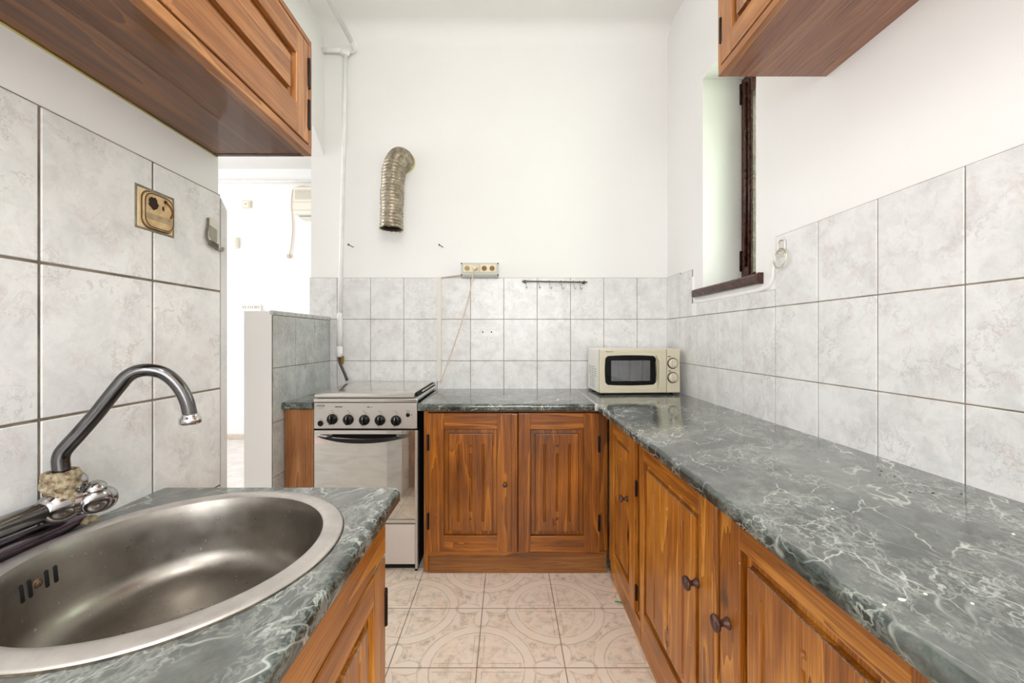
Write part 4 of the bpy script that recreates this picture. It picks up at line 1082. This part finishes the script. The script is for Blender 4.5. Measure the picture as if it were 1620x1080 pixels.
ob = thing('wall_outlet', 'broken tan electrical outlet box set in the left wall tiles', 'outlet', (XL, .84, 1.34))
xo = XL+.007
bm = B(); bx(bm, xo-.004, xo+.0008, .792, .886, 1.338, 1.426, .001)
obj('mortar_edge', bm, mottled('grey_mortar', (112, 108, 92), (146, 140, 120), 60, .9, bump=.6), ob)
bm = B(); bx(bm, xo-.004, xo+.002, .797, .881, 1.342, 1.421, .002); obj('back_plate', bm, mottled('tan_plastic', (206, 182, 138), (226, 204, 160), 40, .5), ob)
def ring_shape(cy_, cz_, ry, rz, rr=.018, n=8):
    pts = []
    for k, (sy, sz_) in enumerate(((1, 1), (-1, 1), (-1, -1), (1, -1))):
        for i in range(n+1):
            a_ = PI/2*k + PI/2*i/n; pts.append((cy_+sy*(ry-rr)+rr*math.cos(a_), cz_+sz_*(rz-rr)+rr*math.sin(a_)))
    return pts
bm = B(); prism(bm, ring_shape(.842, 1.381, .036, .036), 0, xo, xo+.007); obj('socket_body', bm, mottled('burnt_tan_plastic', (214, 190, 144), (178, 142, 92), 50, .5), ob)
bm = B(); pts = ring_shape(.842, 1.381, .034, .034); pts.append(pts[0]); sweep(bm, [(xo+.007, p_[0], p_[1]) for p_ in pts], .0012, 6, False)
pts = ring_shape(.842, 1.381, .0375, .0375); pts.append(pts[0]); sweep(bm, [(xo+.0025, p_[0], p_[1]) for p_ in pts], .0012, 6, False); obj('rim_line', bm, plain('dark_brown_rim', (84, 58, 34), .6), ob)
def ragged(cy_, cz_, ry, rz, n=16, j=.2): return [(cy_+ry*math.cos(2*PI*i/n)*random.uniform(1-j, 1+j), cz_+rz*math.sin(2*PI*i/n)*random.uniform(1-j, 1+j)) for i in range(n)]
bm = B(); prism(bm, ragged(.8265, 1.395, .0115, .0125), 0, xo+.0065, xo+.0076); prism(bm, ragged(.856, 1.407, .004, .004), 0, xo+.0065, xo+.0076); prism(bm, ragged(.850, 1.392, .0025, .005), 0, xo+.0065, xo+.0076)
obj('broken_hole', bm, plain('burnt_brown', (42, 22, 12), .9), ob, 'dark jagged hole')
bm = B(); sweep(bm, smooth_path([(xo+.0072, .857, 1.406), (xo+.0072, .868, 1.400), (xo+.0072, .873, 1.388), (xo+.0072, .868, 1.376)], 6), .0022, 8); obj('burn_edge', bm, plain('burnt_edge', (110, 70, 30), .8), ob)
bm = B(); bx(bm, xo+.006, xo+.0078, .811, .874, 1.362, 1.374); obj('label_strip', bm, mottled('worn_strip', (176, 158, 122), (150, 132, 98), 90, .7), ob)

wk = thing('wall_hook', 'small grey plastic utensil hook stuck to the left wall tiles', 'hook', (xo, 1.0, 1.34))
bm = B()
prism(bm, [(.984, 1.413), (.990, 1.417), (1.004, 1.416), (1.014, 1.408), (1.018, 1.395), (1.018, 1.352), (1.012, 1.343), (.996, 1.345), (.984, 1.352), (.978, 1.363), (.979, 1.378), (.983, 1.392)], 0, xo, xo+.004)
obj('hook_plate', bm, plain('grey_white_plastic', (206, 202, 192), .4), wk)
bm = B(); sweep(bm, smooth_path([(xo+.003, .983, 1.412), (xo+.004, .981, 1.392), (xo+.005, .976, 1.374), (xo+.006, .976, 1.360), (xo+.007, .984, 1.350), (xo+.009, .998, 1.343), (xo+.008, 1.008, 1.341)], 5), .0028, 8)
for k in range(5): bx(bm, xo+.004, xo+.012, .981+.006*k, .983+.006*k, 1.3465-.001*k, 1.358-.001*k)
obj('hook_rim', bm, plain('dark_hook_rim', (104, 96, 84), .5), wk, 'dark curled rim')  # dark contour: rim and ridges in one darker colour
bm = B(); prism(bm, [(.987, 1.396), (1.010, 1.390), (1.010, 1.360), (1.004, 1.354), (.985, 1.368)], 0, xo+.004, xo+.0055); obj('hook_recess', bm, plain('hook_recess', (150, 146, 134), .5), wk)
bm = B(); sweep(bm, smooth_path([(xo+.004, 1.006, 1.343), (xo+.012, 1.011, 1.339), (xo+.015, 1.015, 1.341), (xo+.015, 1.017, 1.347)], 4), .0034, 8); obj('prong', bm, plain('prong', (126, 120, 110), .4), wk)

# ================================================================== HALL ITEMS
dH = 4.46
def hp_(px, py, y=dH): return P(px, py, y)
bm = B(); a = hp_(340, 286.5, 4.42); b = hp_(500, 286.5, 4.42)
sweep(bm, [(-4.55, 4.42, a.z), (-.72, 4.42, a.z)], .016, 16); solo('hall_pipe', bm, M_PIPE, 'horizontal white pipe high on the hall wall', 'pipe', (-2.5, 4.42, a.z))
ac = thing('air_conditioner', 'cream wall air conditioner in the hall, half hidden by the wall', 'air conditioner', (-2.0, dH, 2.45))
a = hp_(464, 295, 4.28); z1_ = a.z; z0_ = hp_(464, 342, 4.28).z
bm = B(); bx(bm, a.x, a.x+.80, 4.27, dH, z0_+.02, z1_, .02, 4); prism(bm, [(4.27, z0_+.04), (dH, z0_+.04), (dH, z0_), (4.32, z0_)], 0, a.x+.03, a.x+.77)
M_AC = plain('ac_cream', (232, 228, 214), .4); obj('housing', bm, M_AC, ac)
bm = B()
for k in range(9): bx(bm, a.x+.02, a.x+.78, 4.2665, 4.271, z1_-.045-.0115*k, z1_-.041-.0115*k)
for dz_ in (-.17, -.255): bx(bm, a.x, a.x+.80, 4.2665, 4.271, z1_+dz_, z1_+dz_+.004)
obj('grille', bm, plain('ac_grille', (196, 190, 176), .5), ac)
bm = B(); bx(bm, a.x+.05, a.x+.75, 4.30, 4.318, z0_+.004, z0_+.02); obj('air_flap', bm, plain('ac_flap', (150, 160, 150), .5), ac)
bm = B(); sweep(bm, smooth_path([P(500, 297, 4.36), P(478, 294.5, 4.40), P(466, 298, 4.44), P(462.5, 305, 4.445), P(461, 325, 4.445), P(462.5, 345, 4.445), P(463, 365, 4.445), P(460.5, 390, 4.445), P(458.5, 400, 4.445), P(457, 405, 4.44)], 6), .0055, 8)
o = P(457, 404, 4.44); bx(bm, o.x-.015, o.x+.015, 4.42, 4.45, o.z-.03, o.z+.01, .003)
solo('hanging_cord', bm, plain('beige_hall_cord', (206, 186, 164), .5), 'thin beige cord hanging below the hall air conditioner', 'cord', (-2.4, 4.44, 2.0))
so = thing('hall_socket', 'single cream socket high on the hall wall', 'socket', (-2.9, dH, 2.55))
q = P(389.5, 323, 4.44); bm = B(); bx(bm, q.x-.048, q.x+.048, 4.435, dH, q.z-.042, q.z+.042, .008, 3); obj('plate', bm, plain('aged_cream', (222, 216, 186), .5), so)
bm = B(); bx(bm, q.x-.034, q.x+.030, 4.430, 4.436, q.z-.032, q.z+.032, .003); lathe(bm, (q.x, 4.432, q.z), (0, -1, 0), [(.0, .004), (.02, .004), (.021, 0)], 20); obj('insert', bm, M_WHITEP, so)
bm = B(); 
for s_ in (-1, 1): lathe(bm, (q.x+s_*.008, 4.4285, q.z+s_*.004), (0, -1, 0), [(0, .002), (.0045, .002), (.005, 0)], 10)
obj('pin_hole', bm, M_DARK, so)
q = P(371.5, 384, 4.44); th_ = thing('motion_sensor', 'small pale cream sensor box on the hall wall', 'sensor', (q.x, dH, q.z))
bm = B(); bx(bm, q.x-.040, q.x+.040, 4.41, dH, q.z-.062, q.z+.062, .016, 4); obj('housing', bm, plain('pale_cream_box', (234, 232, 214), .5), th_)
bm = B(); bx(bm, q.x-.024, q.x+.024, 4.404, 4.412, q.z-.055, q.z+.035, .003); obj('lens', bm, plain('pale_lens', (240, 238, 222), .4), th_)
hs = thing('hall_socket_strip', 'row of white sockets on the hall wall just above the half wall', 'socket', (-2.8, dH, 1.43))
bm = B(); a = P(381, 481.5, 4.44); b = P(413, 489, 4.44); bx(bm, a.x, b.x, 4.43, dH, b.z-.02, a.z, .004); obj('plate', bm, M_WHITEP, hs)
for px in (386.5, 394.5, 401.5, 407.5):
    q = P(px, 485.7, 4.43); bm = B(); lathe(bm, (q.x, 4.4305, q.z), (0, -1, 0), [(.016, 0), (.018, .004), (.020, 0)], 20); 
    for s_ in (-1, 1): lathe(bm, (q.x+s_*.009, 4.4305, q.z), (0, -1, 0), [(0, .003), (.005, .003), (.005, 0)], 8)
    obj('socket', bm, plain('hall_socket_brown', (150, 132, 110), .5), hs)

# ================================================================== SMALL LOOSE THINGS
bm = B(); sweep(bm, smooth_path([(.455, 1.705, .004), (.462, 1.70, .006), (.470, 1.69, .012), (.478, 1.685, .010)], 5), .0025, 8)
solo('green_string', bm, plain('green_plastic', (30, 140, 80), .4), 'short bit of green string at the foot of the right cabinets', 'string', (.465, 1.70, .003))
def on_top(px, py): d_ = (H-ZT)*F/(py-VY); return (px-VX)*d_/F, d_
fl_pts = ((1427, 949), (1538, 955), (1317, 805), (1464, 940), (1603, 845), (1399, 957))
names_ = ['white paint flake on the right worktop, largest and nearest the front edge', 'white paint flake on the right worktop at its bottom right', 'white paint flake on the right worktop, farthest from the viewer', 'small pale flake on the right worktop just right of the largest flake', 'pale flake on the right worktop close to the wall tiles at the photo edge', 'tiny pale flake on the right worktop left of the largest flake']
for i, (px, py) in enumerate(fl_pts):
    x_, y_ = on_top(px, py); s_ = .0035 if i == 0 else random.uniform(.0015, .0024)
    bm = B(); prism(bm, ragged(x_, y_, s_, s_*.8, 7, .35), 2, ZT, ZT+.0012)
    solo('paint_flake', bm, M_WHITEP, names_[i], 'flake', (x_, y_, ZT), 'paint flakes on the right worktop')
cr = ((1394, 751), (1392, 757), (1415, 763), (1440, 788), (1476, 789), (1521, 790))
for i, (px, py) in enumerate(cr):
    x_, y_ = on_top(px, py-9 if i > 1 else py-6); s_ = random.uniform(.0015, .0025)
    x_ = min(x_, XR-.012)
    bm = B(); blob(bm, (x_, y_, ZT+s_*.4), (s_*1.3, s_, s_*.5), 1)
    solo('crumb', bm, M_BLACKM, 'dark crumb on the right worktop along the foot of the wall tiles', 'crumb', (x_, y_, ZT), 'dark crumbs by the right wall')

# ================================================================== LIGHT
w = bpy.data.worlds.new('World'); SC.world = w; w.use_nodes = True
w.node_tree.nodes['Background'].inputs[0].default_value = (.92, .96, 1.0, 1); w.node_tree.nodes['Background'].inputs[1].default_value = 2.2
def area(name, loc, rot, sx_, sy_, power, col=(1, 1, 1)):
    l = bpy.data.lights.new(name, 'AREA'); l.shape = 'RECTANGLE'; l.size = sx_; l.size_y = sy_; l.energy = power; l.color = col
    o = bpy.data.objects.new(name, l); C.objects.link(o); o.location = loc; o.rotation_euler = rot; return o
area('rear_window_daylight', (.125, YB-.12, 1.62), (PI/2, 0, 0), 1.3, 1.7, 29, (.98, .99, 1))
area('side_window_daylight', (1.36, 1.79, 1.9), (0, PI/2, 0), 1.0, .42, 14, (.86, 1, .80))
area('hall_window_daylight', (-4.75, 2.0, 1.6), (0, -PI/2, 0), 2.0, 2.7, 40, (1, .99, 1))
# unseen pendant behind the viewpoint, added to brighten and even out the ceiling
lp = thing('fill_pendant', 'added fill lamp, a round white glass pendant unseen behind the viewer', 'lamp', (.12, -.25, 2.25))
bm = B(); blob(bm, (.12, -.25, 2.32), (.13, .13, .13), 4)
ml = NT('fill_lamp_glass'); ml.set(color=(.9, .9, .88), rough=.3, emit=(1, .995, .99), emit_s=36.0); obj('fill_globe', bm, ml.m, lp)
bm = B(); sweep(bm, [(.12, -.25, 2.44), (.12, -.25, ZC-.02)], .005, 8); lathe(bm, (.12, -.25, ZC), (0, 0, -1), [(0, 0), (.05, 0), (.045, .02), (0, .03)], 24); obj('cord', bm, M_WHITEP, lp)
lq = thing('hall_fill_pendant', 'added fill lamp, a round white pendant unseen in the hall', 'lamp', (-3.3, 2.2, 2.2))  # unseen lamp, added to lift the hall ceiling
bm = B(); blob(bm, (-3.3, 2.2, 2.3), (.13, .13, .13), 4); ml2 = NT('hall_fill_glass'); ml2.set(color=(.9, .9, .88), rough=.3, emit=(1, .98, .95), emit_s=22.0); obj('fill_globe', bm, ml2.m, lq)
bm = B(); sweep(bm, [(-3.3, 2.2, 2.42), (-3.3, 2.2, ZC)], .005, 8); obj('cord', bm, M_WHITEP, lq)

# ================================================================== CAMERA
cam = bpy.data.cameras.new('camera'); co = bpy.data.objects.new('camera', cam); C.objects.link(co)
cam.sensor_width = 36; cam.lens = F/1620*36; cam.clip_start = .02
co.location = (0, 0, H); co.rotation_euler = (PI/2, 0, 0)
cam.shift_x = (810-VX)/1620; cam.shift_y = -(540-VY)/1620
SC.camera = co
SC.view_settings.view_transform = 'Standard'; SC.view_settings.look = 'None'; SC.view_settings.gamma = 1; SC.view_settings.exposure = 0.30
SC.cycles.diffuse_bounces = 7; SC.cycles.max_bounces = 14
SC.cycles.sample_clamp_indirect = 8
